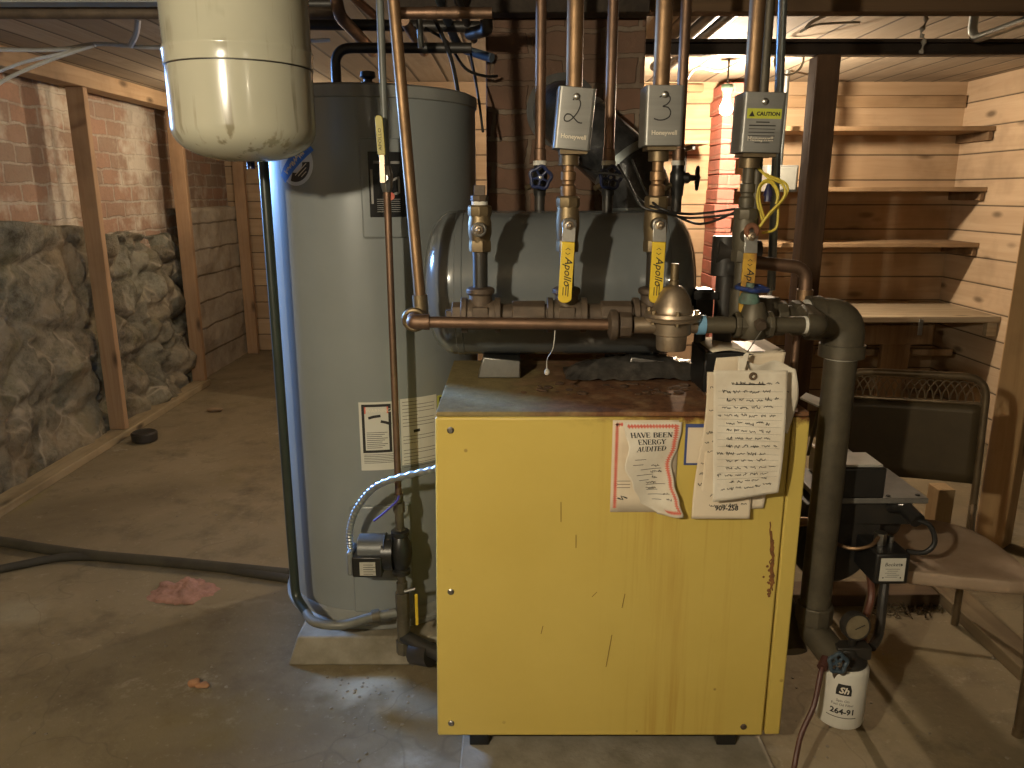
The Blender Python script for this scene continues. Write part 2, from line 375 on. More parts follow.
# ------------------------------------------------------------------ the room
XL, XR, YB, YF, HC = -2.5, 2.73, 6.95, -2.4, 2.05
struct('floor', MB().box(XL - .2, XR + .9, YF - .2, YB + .2, -.12, 0), floor_m)
struct('ceiling', MB().box(XL - .2, XR + .9, YF - .2, YB + .2, HC, HC + .06), ceil_m)
W0, W1, WZ0, WZ1 = 3.18, 3.83, 1.47, 1.88
wl = MB().box(XL - .2, XL, YF, YB, -.02, WZ0).box(XL - .2, XL, YF, W0, WZ0, HC).box(XL - .2, XL, W1, YB, WZ0, HC).box(XL - .2, XL, W0, W1, WZ1, HC)
struct('wall_left', wl, brick_l)
struct('wall_rear', MB().box(XL, -.9, YB, YB + .1, 0, HC), boardwall_x)
struct('wall_back', MB().box(-.9, XR + .1, 4.9, 5.0, 0, HC), boardwall_x)
struct('wall_return', MB().box(-.9, -.82, 5.0, YB, 0, HC), boardwall_y)
struct('wall_right', MB().box(XR, XR + .1, 4.18, 4.9, 0, HC), boardwall_y)
struct('wall_right_far', MB().box(XR + .8, XR + .9, YF, 4.9, 0, HC), conc_wall)
struct('wall_front', MB().box(XL, XR + .8, YF - .1, YF, 0, HC), conc_wall)
struct('wall_back_far', MB().box(XR + .1, XR + .9, 4.9, 5.0, 0, HC), conc_wall)
# assumed window high in the left wall, outside the picture: the daylight on the tanks
wf = MB()
for a in ((W0, W0 + .04, WZ0, WZ1), (W1 - .04, W1, WZ0, WZ1), (W0, W1, WZ0, WZ0 + .04), (W0, W1, WZ1 - .04, WZ1), ((W0 + W1) / 2 - .015, (W0 + W1) / 2 + .015, WZ0, WZ1)):
    wf.box(XL - .12, XL - .06, *a)
struct('assumed_window_1', wf, plate_m, bev=.004)

# fieldstone base of the left wall, with a ledge under the brick
def stone_top(Y): return 1.33 - .085 * max(0, Y - 3.0) + .05 * noise.noise(Vector((Y * 2.2, 3, 0)))
def stone_pt(u, v):
    Y = YF + (5.78 - YF) * u; zt = stone_top(Y); z = zt * min(1, v / .9)
    p = Vector((0, Y, z)); q = p * 1.9 + noise.noise_vector(p * 1.6) * .55
    d, _ = noise.voronoi(q); e = d[1] - d[0]
    bul = min(1, e * 2.2) ** .5
    x = -2.50 + .03 + .135 * bul * (0.6 + .4 * noise.noise(q * .7 + Vector((5, 1, 2)))) + .035 * noise.fractal(p * 7, 1.0, 2.0, 5) 
    x += .045 * (1 - z / zt)
    if Y > 4.3:
        d2, _ = noise.voronoi(p * 5.2 + noise.noise_vector(p * 3) * .3); x += -.06 + .07 * min(1, (d2[1] - d2[0]) * 2.4) ** .6
    x -= .05 * max(0, noise.noise(p * 2.6 + Vector((9, 4, 1)))) 
    if v > .9: x = x + (-2.52 - x) * ((v - .9) / .1); z += .015 * noise.noise(p * 9)
    return Vector((x, Y, max(z, 0)))
struct('wall_left_base', MB().grid(420, 90, stone_pt), stone_m, ang=0)
def block_pt(u, v):
    Y = 5.7 + (YB - 5.7) * u; z = 1.30 * min(1, v / .95)
    x = -2.40 + .018 * noise.fractal(Vector((0, Y * 3, z * 5)), 1, 2, 4)
    return Vector((x if v <= .95 else -2.52, Y, z))
struct('wall_left_block', MB().grid(60, 50, block_pt), block_m, ang=0)

# studs and plates of the left wall
def stud(Yc, x0, x1, z0, z1, d, label):
    one('wooden_stud', MB().box(x0, x1, Yc, Yc + d, z0, z1), stud_m, label, 'stud', 'studs along the stone wall', bev=.004)
stud(4.36, -2.385, -2.29, .042, 1.955, .045, 'pine stud standing beside the black rubber puck')
stud(5.58, -2.385, -2.29, .042, 1.955, .045, 'pine stud where the stone base meets the grey block wall')
stud(6.80, -2.385, -2.29, .0, 1.955, .045, 'narrow pine stud in the far corner beside the water heater')
one('top_plate', MB().box(-2.40, -2.28, 1.6, 6.9, 1.955, 2.047), wood('top_plate_wood', (.38, .26, .15), (.28, .175, .09), 1), 'long pine plate under the ceiling over the stone wall studs', 'beam', bev=.004)
one('sill_plate', MB().box(-2.385, -2.275, 1.6, 5.64, .0, .042), plate_m, 'dusty board lying along the foot of the stone wall', 'board', bev=.004)
one('rubber_puck', MB().lathe([(.058, 0), (.07, .008), (.072, .05), (.064, .058), (.05, .052), (0, .05)], flo(145, 441), seg=28), black, 'round black puck on the floor by a pine stud', 'puck')

# chimney, flue, brick pier
chim = MB().box(-.085, .43, 2.66, 3.15, 0, HC)
struct('wall_chimney', chim, brick_c, bev=.006)
pier = MB()
for k in range(24):
    r = random.Random(k); e = (.030 if k % 2 else 0) + r.uniform(-.008, .008)
    pier.box(1.20 + r.uniform(-.01, .008), 1.30 + e, 4.62 + r.uniform(0, .015), 4.895, k * .084, k * .084 + .078 + r.uniform(0, .004))
struct('wall_pier', pier, brick_p, bev=.004)
fp = fillet([at(562, 112, 2.68), at(566, 114, 2.54), at(640, 180, 2.41), at(640, 240, 2.41), (xof(640, 240, 2.41), 2.41, .72), (xof(640, 240, 2.41), 2.2, .62)], .13, 8)
t = thing('flue_pipe', 'black foil wrapped flue pipe elbowing into the brick chimney', 'pipe', (fp[-1].x, 2.41, .6))
flue_m = mk('black_foil', (.03, .031, .032), (.10, .10, .10), sc=14, rough=.28, metal=.5, bs=.35, bsc=26, bd=.01)
obj('pipe', MB().tube(fp, .098, 28), flue_m, t)
sm = MB()
for i in (9, 11, 19):
    d = (fp[i + 1] - fp[i]).normalized(); sm.tube([fp[i] - d * .012, fp[i] + d * .012], .102, 28)
obj('clamp_band', sm, galv, t)
obj('thimble', MB().lathe([(.099, 0), (.118, 0), (.118, .012), (.099, .012)], fp[0] - Vector((0, .034, 0)), (0, 1, 0), 32), black, t)

# ceiling members near the camera
one('floor_beam', MB().box(.42, XR + .7, 2.60, 2.67, 1.95, 2.048), beam_w, 'brown wooden beam over the copper risers under the ceiling', 'beam', bev=.004)
one('header_beam', MB().box(-.35, .42, 2.54, 2.62, 1.935, 2.048), joist_m, 'dark wooden header across the front of the chimney top', 'beam', bev=.004)
ib = MB().box(.45, XR + .7, 2.985, 3.035, 1.93, 1.942).box(.45, XR + .7, 2.985, 3.035, 1.888, 1.898).box(.45, XR + .7, 3.005, 3.02, 1.898, 1.93)
one('iron_beam', ib, mk('dark_iron', (.028, .022, .018), (.05, .035, .025), sc=10, rough=.4, metal=.4), 'black iron beam resting on the dark wooden column', 'beam', bev=.002)
one('column', MB().box(1.10, 1.185, 2.965, 3.055, 0, 1.887), column_m, 'dark square wooden column under the black iron beam', 'column', bev=.006)
for i, (px, py, lab) in enumerate(((704, 44, 'black pipe under the ceiling beside the copper riser numbered 3'), (722, 44, 'black pipe under the ceiling nearer the hanging lamp'))):
    x = xof(px, py, 2.98); one('ceiling_pipe', MB().tube([(x, 2.69, 2.0), (x, 4.0, 2.0)], .022, 14), black, lab, 'pipe', 'black pipes along the ceiling')
one('conduit', MB().tube(fillet([(1.60, 2.1, 1.931), (1.64, 2.93, 1.931), (1.642, 2.965, 1.96), (1.642, 2.965, 2.045)], .03), .0155, 14), galv, 'grey metal conduit running under the ceiling above the chair', 'pipe')
one('dust_strand', MB().tube(smooth([at(921, 8, 2.95), at(926, 20, 2.95), at(921, 33, 2.95), at(924, 40, 2.95), at(921, 53, 2.95)], 5), [.006 + .004 * math.sin(i * 1.7) for i in range(21)], 7), web, 'dusty cobweb strand hanging over the iron beam', 'cobweb')
for (y0, y1, zc, r, m, lab) in ((2.40, 2.40, zof(13, 2.4), .0165, iron, 'brown iron pipe along the ceiling, lower of the two left of the expansion tank'), (2.46, 2.46, zof(4, 2.46), .018, black, 'black pipe along the ceiling, upper of the two left of the expansion tank')):
    one('ceiling_pipe', MB().tube([(-2.45, y0, zc), (-.5, y1, zc)], r, 14), m, lab, 'pipe')
one('rafter_board', MB().box(-2.1, -.95, 2.30, 2.36, zof(2, 2.3), 2.048), mk('grey_board', (.3, .32, .31), (.2, .21, .2), sc=4, rough=.7), 'pale grey board against the ceiling left of the expansion tank', 'board')

# ------------------------------------------------------------------ concrete pads
one('heater_pad', MB().hexa([(-.685, 2.075, 0), (-.18, 2.075, 0), (-.18, 2.78, 0), (-.665, 2.78, 0), (-.655, 2.09, .0895), (-.19, 2.09, .0895), (-.19, 2.77, .0895), (-.655, 2.77, .0895)]), pad_m, 'rough square concrete slab under the grey water heater', 'slab', bev=.006)
one('boiler_pad', MB().box(-.13, .655, 1.54, 2.2, 0, .012), pad_m, 'thin pale concrete slab under the yellow boiler', 'slab', bev=.004)

# ------------------------------------------------------------------ boiler
BX0, BX1, BY0, BY1, BZ0, BZ1 = -.17, .665, 1.65, 2.2, .088, .927
t = boiler = thing('boiler', 'yellow boxy steel boiler with rust stained top, standing on black feet', 'boiler', (.25, 1.9, 0))
obj('jacket', MB().hexa([(BX0 - .015, BY0 + .012, BZ0 + .004), (BX1, BY0 + .012, BZ0 + .004), (BX1, BY1, BZ0 + .004), (BX0, BY1, BZ0 + .004), (BX0, BY0 + .012, BZ1 - .012), (BX1, BY0 + .012, BZ1 - .012), (BX1, BY1, BZ1 - .012), (BX0, BY1, BZ1 - .012)]), boiler_m, t, bev=.004)
obj('front_panel', MB().hexa([(BX0 - .016, BY0, BZ0), (.625, BY0, BZ0), (.625, BY0 + .011, BZ0), (BX0 - .016, BY0 + .011, BZ0), (BX0 - .002, BY0, BZ1 - .012), (.627, BY0, BZ1 - .012), (.627, BY0 + .011, BZ1 - .012), (BX0 - .002, BY0 + .011, BZ1 - .012)]), boiler_m, t, bev=.005)
obj('corner_panel', MB().box(.629, BX1 + .002, BY0 - .001, BY0 + .011, BZ0 + .004, BZ1 - .012), boiler_m, t, bev=.004)
obj('top_panel', MB().box(BX0, BX1, BY0 + .002, BY1, BZ1 - .0115, BZ1), rust_m, t, bev=.003, label='rusty top panel')
for x, z in ((BX0 + .032, .885), (BX0 + .025, .485), (BX0 + .019, .125), (.575, .115)):
    p = (x, BY0 + .002, z)
    obj('screw', MB().lathe([(.008, 0), (.008, .004), (.005, .006), (0, .006)], p, (0, -1, 0), 10), steel if x < 0 else iron, t)
for x in (-.11, .53): obj('foot', MB().box(x, x + .05, BY0 + .06, BY0 + .14, .012, BZ0 + .006), blackm, t, bev=.003)
obj('base_rail', MB().box(-.06, .53, BY0 + .085, BY0 + .12, .02, BZ0 + .006), black, t)
FN = lambda Y: (lambda u, v: Vector((u, Y, v)))
a, b = at(686, 424, 1.648), at(703, 465, 1.648)
pl = obj('rating_sticker', MB().box(a.x, b.x, 1.6475, 1.6495, b.z, a.z), mk('blue_card', (.05, .08, .25), rough=.6), t, label='blue edged paper sticker')
obj('paper_slip', MB().box(a.x + .005, b.x + .002, 1.6468, 1.6475, b.z + .005, a.z - .008), paper, pl)
sc = MB().strokes([[at(p[0], p[1], 0)[::2] if 0 else tuple(at(p[0], p[1], 1.6485).xz) for p in q] for q in (((561, 502), (561, 522)), ((612, 635), (606, 667)), ((622, 608), (625, 594)), ((541, 634), (543, 626)), ((576, 535), (576, 548)), ((592, 597), (597, 592)))], .0017, FN(1.6488))
obj('scratch', sc, mk('scratch_dark', (.24, .14, .03), rough=.8), t)
rs = MB(); rd = random.Random(3)
for k in range(4):
    x0 = 771 + rd.uniform(-1.5, 2.5); L = [tuple(at(x0 + rd.gauss(0, .7) + (772 - x0) * .3, y, 1.648).xz) for y in range(522 + k * 9, 596 - k * 4, 4)]
    rs.strokes([L], rd.uniform(.003, .006), lambda u, v, q=k: Vector((u, 1.6494 - q * .0002, v)))
for k in range(16):
    q = at(771 + rd.gauss(0, 2.0), 578 + rd.gauss(0, 7), 1.648); r = rd.uniform(.002, .005); rs.lathe([(r, 0), (0, .0012)], (q.x, 1.6492, q.z), (0, -1, 0), 9)
obj('rust_stain', rs, mk('rust', (.24, .10, .03), (.12, .05, .018), sc=60, rough=.9), t)

# debris on the boiler top
def foil_pt(u, v):
    x = .14 + .42 * u; y = 1.93 + .16 * v; n = noise.fractal(Vector((x * 22, y * 22, 0)), 1, 2, 4)
    return Vector((x, y, BZ1 + .004 + .05 * math.sin(PI * min(1, v * 1.2)) * math.sin(PI * u) ** .5 + .012 * abs(n)))
one('foil_insulation', MB().grid(70, 26, foil_pt), mk('crumpled_foil', (.16, .145, .13), (.32, .29, .25), sc=30, rough=.3, metal=.8, bs=.6, bsc=40), 'crumpled black foil lying on the boiler under the grey tank', 'foil', ang=0)
def blob(name, c, r, sc, m, label, cat, jit=.35): return one(name, MB().ball(c, r, sc, 20, 12, jit, 14), m, label, cat)
q = flo(602, 378, BZ1); blob('rust_flake', q + Vector((0, 0, .007)), .024, (1.0, .6, .32), mk('tan_flake', (.38, .25, .11), rough=.9), 'tan flake of debris on the rusty boiler top', 'debris')
rs = MB(); rd = random.Random(9)
for k in range(60):
    x = rd.uniform(.02, .6); y = rd.uniform(1.80, 1.91); s_ = rd.uniform(.004, .014)
    rs.ball((x, y, BZ1 + s_ * .25), s_, (1, .8, .35), 7, 5, .4)
o = one('rust_crumbs', rs, mk('crumbs', (.11, .06, .03), (.05, .03, .02), sc=40, rough=.95), 'scattered rust crumbs on the boiler top', 'debris'); o['kind'] = 'stuff'

# ------------------------------------------------------------------ grey horizontal tank
TY, TR, TZ, TX0, TX1 = 2.068, .190, 1.167, -.230, .478
t = thing('storage_tank', 'grey horizontal cylinder tank lying above the yellow boiler', 'tank', (.12, TY, BZ1))
L = TX1 - TX0; hd = .075; prof = []
for i in range(9):
    a = PI / 2 * i / 8; prof.append((TR * math.sin(a) ** .75, hd * (1 - math.cos(a))))
prof += [(TR, hd + .012), (TR + .002, hd + .014), (TR + .002, hd + .03), (TR, hd + .032)]
prof2 = [(r, L - h) for r, h in reversed(prof)]
obj('shell', MB().lathe(prof + prof2, (TX0, TY, TZ), (1, 0, 0), 64), tank_m, t)
for x0, x1 in ((-.087, .022), (.30, .40)):
    k = MB().prism([(x0 - .004, BZ1 + .001), (x1, BZ1 + .001), (x1, .975), (x0 + .012, .985)], lambda u, v, w: Vector((u, 1.97 + w, v)), .09)
    obj('saddle_bracket', k, steel, t, bev=.003)

# ------------------------------------------------------------------ iron header, tees, copper run
HY = 1.735; HZ = zof(315, HY); ZX = [-.071, .123, .317, .515]
t = thing('header_pipe', 'brown cast iron header with tees across the front of the grey tank', 'pipe', (.13, HY, HZ - .04))
obj('pipe', MB().cyl((-.13, HY, HZ), (.36, HY, HZ), .026, 20), iron, t)
for x in ZX[:3]:
    k = MB().cyl((x - .044, HY, HZ), (x + .044, HY, HZ), .034, 20).cyl((x, HY, HZ), (x, HY, HZ + .062), .026, 20)
    for q in (-.044, .032): k.cyl((x + q, HY, HZ), (x + q + .014, HY, HZ), .040, 20)
    k.lathe([(.027, 0), (.032, .004), (.032, .014), (.024, .018)], (x, HY, HZ + .046), seg=20)
    k.box(x - .018, x + .018, HY - .037, HY - .02, HZ - .018, HZ + .022)
    obj('tee', k, iron, t, bev=.002)
obj('end_plug', MB().cyl((-.135, HY, HZ), (-.108, HY, HZ), .030, 8).cyl((-.15, HY, HZ), (-.135, HY, HZ), .016, 4), iron, t, bev=.002)
for x0, x1 in ((.0, .075), (.20, .27)): obj('coupling', MB().cyl((x0, HY, HZ), (x1, HY, HZ), .033, 8), iron, t, bev=.003)

CY = 1.672; CRZ = zof(325, CY)
def elb(mb, p, r, dirs, L=.02):
    for d in dirs: d = Vector(d); mb.tube([Vector(p) + d * L * .45, Vector(p) + d * L], r * 1.12, 18)
t = thing('copper_return_pipe', 'copper pipe dropping beside the water heater and turning along the iron header', 'pipe', (-.21, 1.74, CRZ))
top = at(393, -6, 1.74); e0 = at(421, 308, 1.74); e1 = at(413, 322, CY); 
obj('drop_pipe', MB().tube([(top.x, 1.74, 1.985), (top.x, 1.74, top.z), e0], .0125, 18), copper, t)
k = MB().tube(fillet([e0 + Vector((-.002, 0, .03)), e0 - Vector((0, 0, .02)), e1], .02), .017, 18); k.torus(e0 - Vector((.012, .03, .022)), (0, 1, .2), .022, .007)
obj('elbow', k, brass, t)
k = MB().tube(fillet([e1 + Vector((0, .022, .003)), e1, e1 + Vector((.035, 0, 0))], .022), .0165, 18); k.tube([e1 + Vector((.024, 0, 0)), e1 + Vector((.036, 0, 0))], .0175, 18)
obj('elbow', k, copper_d, t)
xe = xof(628, 325, CY)
obj('run_pipe', MB().cyl((e1.x + .02, CY, e1.z), (xe, CY, CRZ), .0125, 18), copper_d, t)
# string with a glass bead
s0 = Vector((xof(555, 330, CY - .013), CY - .013, CRZ - .01)); s1 = at(547, 372, CY + .05)
t = thing('bead_string', 'thin string with a clear bead hanging from the copper run', 'string', (s1.x, s1.y, s1.z))
obj('string', MB().tube(smooth([s0, s0 + Vector((-.004, .0, -.04)), s1 + Vector((.0, -.0, .03)), s1], 5), .0009, 6), white, t)
obj('bead', MB().ball(s1, .0065, (1, 1, 1.2)), mk('clear_bead', (.6, .55, .45), rough=.1), t)

# pressure reducing valve
vx = xof(672, 325, CY)
t = thing('pressure_valve', 'bell shaped bronze pressure reducing valve on the copper run', 'valve', (vx, CY, CRZ - .055))
obj('body', MB().lathe([(0, -.055), (.031, -.055), (.033, -.048), (.034, -.022), (.041, -.019), (.043, .006), (.036, .012)], (vx, CY, CRZ), seg=36).cyl((vx - .085, CY, CRZ), (vx + .06, CY, CRZ), .0185, 18), bronze, t)
obj('union_nut', MB().cyl((xe - .02, CY, CRZ), (xe + .006, CY, CRZ), .029, 8).lathe([(.018, 0), (.034, .006), (.034, .02), (.021, .026)], (xe - .045, CY, CRZ), (1, 0, 0), 20), iron, t, bev=.002)
obj('flange', MB().lathe([(.036, .009), (.060, .011), (.062, .018), (.060, .0195), (.062, .021), (.060, .028), (.036, .030)], (vx, CY, CRZ), seg=40), bronze, t)
obj('bell', MB().lathe([(.045, .029), (.0452, .034), (.0405, .046), (.0355, .058), (.030, .070), (.0235, .080), (.0155, .086), (.011, .0875), (0, .088)], (vx, CY, CRZ), seg=40), bronze, t)
obj('adjusting_screw', MB().lathe([(.0105, .088), (.0105, .097), (.009, .098), (.009, .134), (0, .135)], (vx, CY, CRZ), seg=16), brass, t)
for k_ in range(6):
    a = PI / 6 + k_ * PI / 3; c = Vector((vx + .054 * math.cos(a), CY + .054 * math.sin(a), CRZ + .005)); obj('bolt', MB().cyl(c, c + Vector((0, 0, .031)), .005, 6), brass, t)

# ------------------------------------------------------------------ ball valves and zone valves
def lever(x, zs, m, parent, L=.165, w=.029, roll=0):
    R = Matrix.Rotation(roll, 3, 'Y'); c = Vector((x, HY - .047, zs))
    F = lambda u, v, w_: c + R @ Vector((u, -w_ + (-.012 if v < -.035 else 0), v))
    arm = obj('lever', MB().prism([(-.014, .012), (.014, .012), (.0145, -.035), (-.0145, -.035)], lambda u, v, w_: c + R @ Vector((u, -w_ - .01 * max(0, -v / .035), v)), .003), steel, parent, bev=.001)
    pts = [(-w / 2, -.035), (-w / 2, -L + .008)] + [(-w / 2 * math.cos(PI * i / 8), -L + .008 - .01 * math.sin(PI * i / 8)) for i in range(9)] + [(w / 2, -L + .008), (w / 2, -.035)]
    gr = obj('grip', MB().prism(pts, lambda u, v, w_: c + R @ Vector((u, -.006 - w_, v)), .007), m, parent, bev=.002)
    tx = lambda u, v: c + R @ Vector((v, -.0139, -u))
    k = MB().text('Apollo', .023, .098, -.0045, lambda u, v: tx(u, v), bold=.0002, shear=.3)
    k.strokes([[(.052, -.005), (.048, .0), (.052, .005)], [(.058, -.005), (.062, 0), (.058, .005)]], .0014, tx)
    k.strokes([[(.125, .006), (.152, .006)], [(.128, .001), (.15, .001)], [(.132, -.005), (.150, -.005)]], .0018, tx)
    obj('lettering', k, ink, gr)
    return arm
def ball_valve(x, y0, y1, m_body=brass):
    zt, zb = zof(y0, HY), zof(y1, HY); h = zt - zb; zc = (zt + zb) / 2
    b = MB().lathe([(.021, zb), (.025, zb + .001), (.026, zb + .012), (.025, zb + .026)], (x, HY, 0), seg=6)
    b.lathe([(.022, zb + .02), (.0235, zb + .03), (.026, zc - .01), (.026, zc + .012), (.024, zt - .03), (.0235, zt - .022)], (x, HY, 0), seg=28)
    b.lathe([(.024, zt - .026), (.0265, zt - .02), (.0265, zt - .004), (.023, zt)], (x, HY, 0), seg=8)
    b.lathe([(.016, .0), (.014, .024), (.011, .026)], (x, HY - .02, zc), (0, -1, 0), 20)
    return b, zc, zt, zb
labs = ['brass ball valve without a lever, capped at the top, first on the iron header', 'brass ball valve with yellow lever under the cover numbered 2', 'brass ball valve with yellow lever under the cover numbered 3', 'old ball valve with rusty yellow lever under the caution cover']
for i, x in enumerate(ZX):
    y0, y1 = ((205, 252), (196, 252), (196, 252), (208, 262))[i]
    b, zc, zt, zb = ball_valve(x, y0, y1)
    t = thing('ball_valve', labs[i], 'valve', (x, HY, zb), 'ball valves on the header')
    obj('body', b, brass if i < 3 else iron_g, t, bev=.001)
    zh = HZ + .06
    obj('nipple', MB().cyl((x, HY, zh - .004), (x, HY, zb + .004), .0165, 20).lathe([(.0172, 0), (.0172, .006), (0, .006)], (x, HY, zb - .006), seg=20), black if i < 3 else iron_g, t)
    nt = MB().lathe([(.010, 0), (.010, .009), (.005, .011), (.004, .016), (0, .016)], (x, HY - .0505, zc), (0, -1, 0), 6)
    obj('stem_nut', nt, bronze, t, bev=.001)
    obj('stem_ring', MB().torus((x, HY - .050, zc), (0, 1, 0), .0125, .0035, 24, 8), steel, t)
    if i == 0:
        obj('thread_tape', MB().lathe([(.018, 0), (.018, .009)], (x, HY, zt - .001), seg=20), white, t)
        obj('plug', MB().lathe([(.019, 0), (.02, .003), (.02, .012), (.018, .014)], (x, HY, zt + .007), seg=8).box(x - .012, x + .012, HY - .012, HY + .012, zt + .02, zt + .042), iron, t, bev=.001)
        obj('adapter', MB().cyl((x + .003, HY + .35, zt), (x + .003, HY + .35, zt + .0), .001, 6), iron, t) if 0 else None
    else: lever(x, zc, yel if i < 3 else yel_d, t, roll=(.05, .02, .02)[i - 1])
    if i == 3:
        obj('neck', MB().cyl((x, HY, 1.10), (x, HY, zh), .022, 20), iron_g, t)
        obj('packing_nut', MB().torus((x, HY - .052, zc + .012), (0, 1, 0), .011, .006), mk('rust_orange', (.22, .09, .04), (.12, .05, .03), sc=40, rough=.8), t)

def zone(i, x, px0, px1, y0, y1, label, txt, roll=0, ptop=None):
    Yf = HY - .045; c = at((px0 + px1) / 2, (y0 + y1) / 2, Yf); w = at(px1, (y0 + y1) / 2, Yf).x - at(px0, (y0 + y1) / 2, Yf).x; h = zof(y0, Yf) - zof(y1, Yf)
    t = thing('zone_valve', label, 'valve', (c.x, HY, c.z - h / 2), 'zone valves on the copper risers')
    R = Matrix.Rotation(roll, 3, 'Y'); T = lambda u, v, d=0: c + R @ Vector((u, d, v))
    # folded sheet cover: rounded front edges
    o = []
    for (sx, cx) in ((-1, -w / 2 + .008), (1, w / 2 - .008)):
        for k in range(7):
            a = PI / 2 * k / 6
            o.append((cx - .008 * math.cos(a), .008 - .008 * math.sin(a)) if sx < 0 else (cx + .008 * math.sin(a), .008 - .008 * math.cos(a)))
    o += [(w / 2, .075), (-w / 2, .075)]
    k = MB().prism(o, lambda u, d, q: c + R @ Vector((u, d, -h / 2 + q)), h)
    cv = obj('cover', k, alu, t, bev=.0015)
    obj('screw', MB().lathe([(.0075, 0), (.007, .003), (.004, .005), (0, .0055)], T(0, h / 2 - .019, .001), (0, -1, 0), 16), steel, t)
    fn = lambda u, v: T(u, v, -.0009)
    if txt != 'c':
        if txt == '2': st = [(-.008, .036), (-.002, .040), (.006, .037), (.009, .028), (.005, .014), (-.003, .002), (-.012, -.006), (-.020, -.006), (-.022, .000), (-.018, .007), (-.010, .007), (-.002, .001), (.006, -.006), (.013, -.008), (.016, -.007)]
        else: st = [(-.012, .036), (-.003, .040), (.008, .038), (.010, .030), (.004, .022), (-.004, .018), (.006, .016), (.012, .008), (.010, -.002), (.0, -.008), (-.012, -.009), (-.022, -.006)]
        cu = [(p.x, p.y) for p in smooth([Vector((a, b, 0)) for a, b in st], 6)]
        obj('numeral', MB().strokes([cu], .0026, fn), ink, cv)
        obj('lettering', MB().text('Honeywell', .0125, .001, -h / 2 + .022, fn, bold=.0003), paperb, cv)
    else:
        obj('caution_label', MB().prism([(-.036, -h / 2 + .044), (.036, -h / 2 + .044), (.036, h / 2 - .033), (-.036, h / 2 - .033)], lambda u, v, q: T(u, v, -q), .0006), mk('grey_label', (.24, .235, .215), rough=.5), cv)
        obj('caution_band', MB().prism([(-.036, h / 2 - .053), (.036, h / 2 - .053), (.036, h / 2 - .033), (-.036, h / 2 - .033)], lambda u, v, q: T(u, v, -.0006 - q), .0004), mk('yellow_band', (.5, .52, .05), rough=.5), cv)
        fk = lambda u, v: T(u, v, -.0016)
        k = MB().text('CAUTION', .0108, .008, h / 2 - .047, fk, bold=.0004).add([fk(-.032, h / 2 - .049), fk(-.02, h / 2 - .049), fk(-.026, h / 2 - .038)], [(0, 1, 2)])
        rd = random.Random(5)
        for r in range(7):
            wd = .03 - (.014 if r in (0, 6) else 0); k.strokes([[(-wd, h / 2 - .06 - r * .0068), (wd - rd.uniform(0, .006), h / 2 - .06 - r * .0068)]], .0022 if r < 2 else .0013, fk)
        obj('lettering', k, ink, cv)
        obj('maker_lettering', MB().text('Honeywell', .0125, -.004, -h / 2 + .024, fn, bold=.0003), paperb, cv)
    obj('valve_body', MB().cyl((x, HY, c.z - h / 2 - .03), (x, HY, c.z - h / 2 + .01), .022, 18).box(c.x - w / 2 + .01, c.x + w / 2 - .01, HY - .035, HY + .03, c.z - h / 2 - .008, c.z - h / 2 + .004), brass, t)
    return c, h
labz = ['grey sheet metal cover with a handwritten 2 on a zone valve', 'grey sheet metal cover with a handwritten 3 on a zone valve', 'grey zone valve cover with a yellow caution label beside the lamp']
zc2, h2 = zone(1, ZX[1], 556, 593.5, 87, 150, labz[0], '2', roll=.085)
zc3, h3 = zone(2, ZX[2], 645, 684, 85, 146, labz[1], '3', roll=.0)
zc4, h4 = zone(3, ZX[3], 742, 785, 92, 153, labz[2], 'c', roll=.02)
for i, (zc, h, px, r, m, nm) in enumerate(((zc2, h2, 575, .0175, copper, 'copper riser above the cover numbered 2'), (zc3, h3, 663, .0175, copper, 'copper riser above the cover numbered 3'), (zc4, h4, 755, .0165, copper, 'copper riser above the caution cover'))):
    x = ZX[i + 1]; bz = zof((196, 196, 208)[i], HY); xt = xof(px, 40, HY)
    t = thing('copper_riser', nm, 'pipe', (x, HY, bz), 'copper risers on the header')
    obj('upper_pipe', MB().cyl((xt, HY, zc.z + h / 2 - .01), (xt, HY, 1.985), r, 20), m, t)
    k = MB().cyl((x, HY, bz - .004), (x, HY, zc.z - h / 2 - .026), .0125, 18).lathe([(.017, 0), (.017, .02), (.0135, .024), (.0135, .03), (.0165, .033), (.0165, .05), (.0125, .052)], (x, HY, bz + .001), seg=20)
    obj('lower_pipe', k, copper if i < 2 else iron_g, t)

# ------------------------------------------------------------------ thin risers with handwheel gate valves on the tank
def handwheel(c, axis, R, m, parent, spokes=5, name='handwheel', thick=.0045):
    u, w, a = basis(axis); c = Vector(c); k = MB(); n = 60
    k.tube([c + (u * math.cos(2 * PI * i / n) + w * math.sin(2 * PI * i / n)) * R * (1 + .10 * math.cos(spokes * 2 * PI * i / n)) for i in range(n)], thick, 8, closed=True)
    for s_ in range(spokes):
        q = 2 * PI * (s_ + .5) / spokes; d = u * math.cos(q) + w * math.sin(q); k.tube([c + d * .004, c + d * R * .96], thick * .7, 8)
    k.lathe([(.008, -.004), (.009, 0), (.008, .004)], c, a, 14)
    obj(name, k, m, parent)
    obj('wheel_nut', MB().lathe([(.004, .003), (.004, .008), (0, .009)], c, a, 8), steel, parent)
GP = [(541, 178, 2.08, .0055, (0, -1, 0), 'thin copper riser ending in a handwheel valve, between covers and water heater'),
      (610, 178, 2.08, .0055, (0, -1, 0), 'thin copper riser ending in a handwheel valve, between the covers numbered 2 and 3'),
      (680, 178, 2.08, .0055, (1, -.15, 0), 'thin copper riser with a sideways handwheel valve behind the cover numbered 3')]
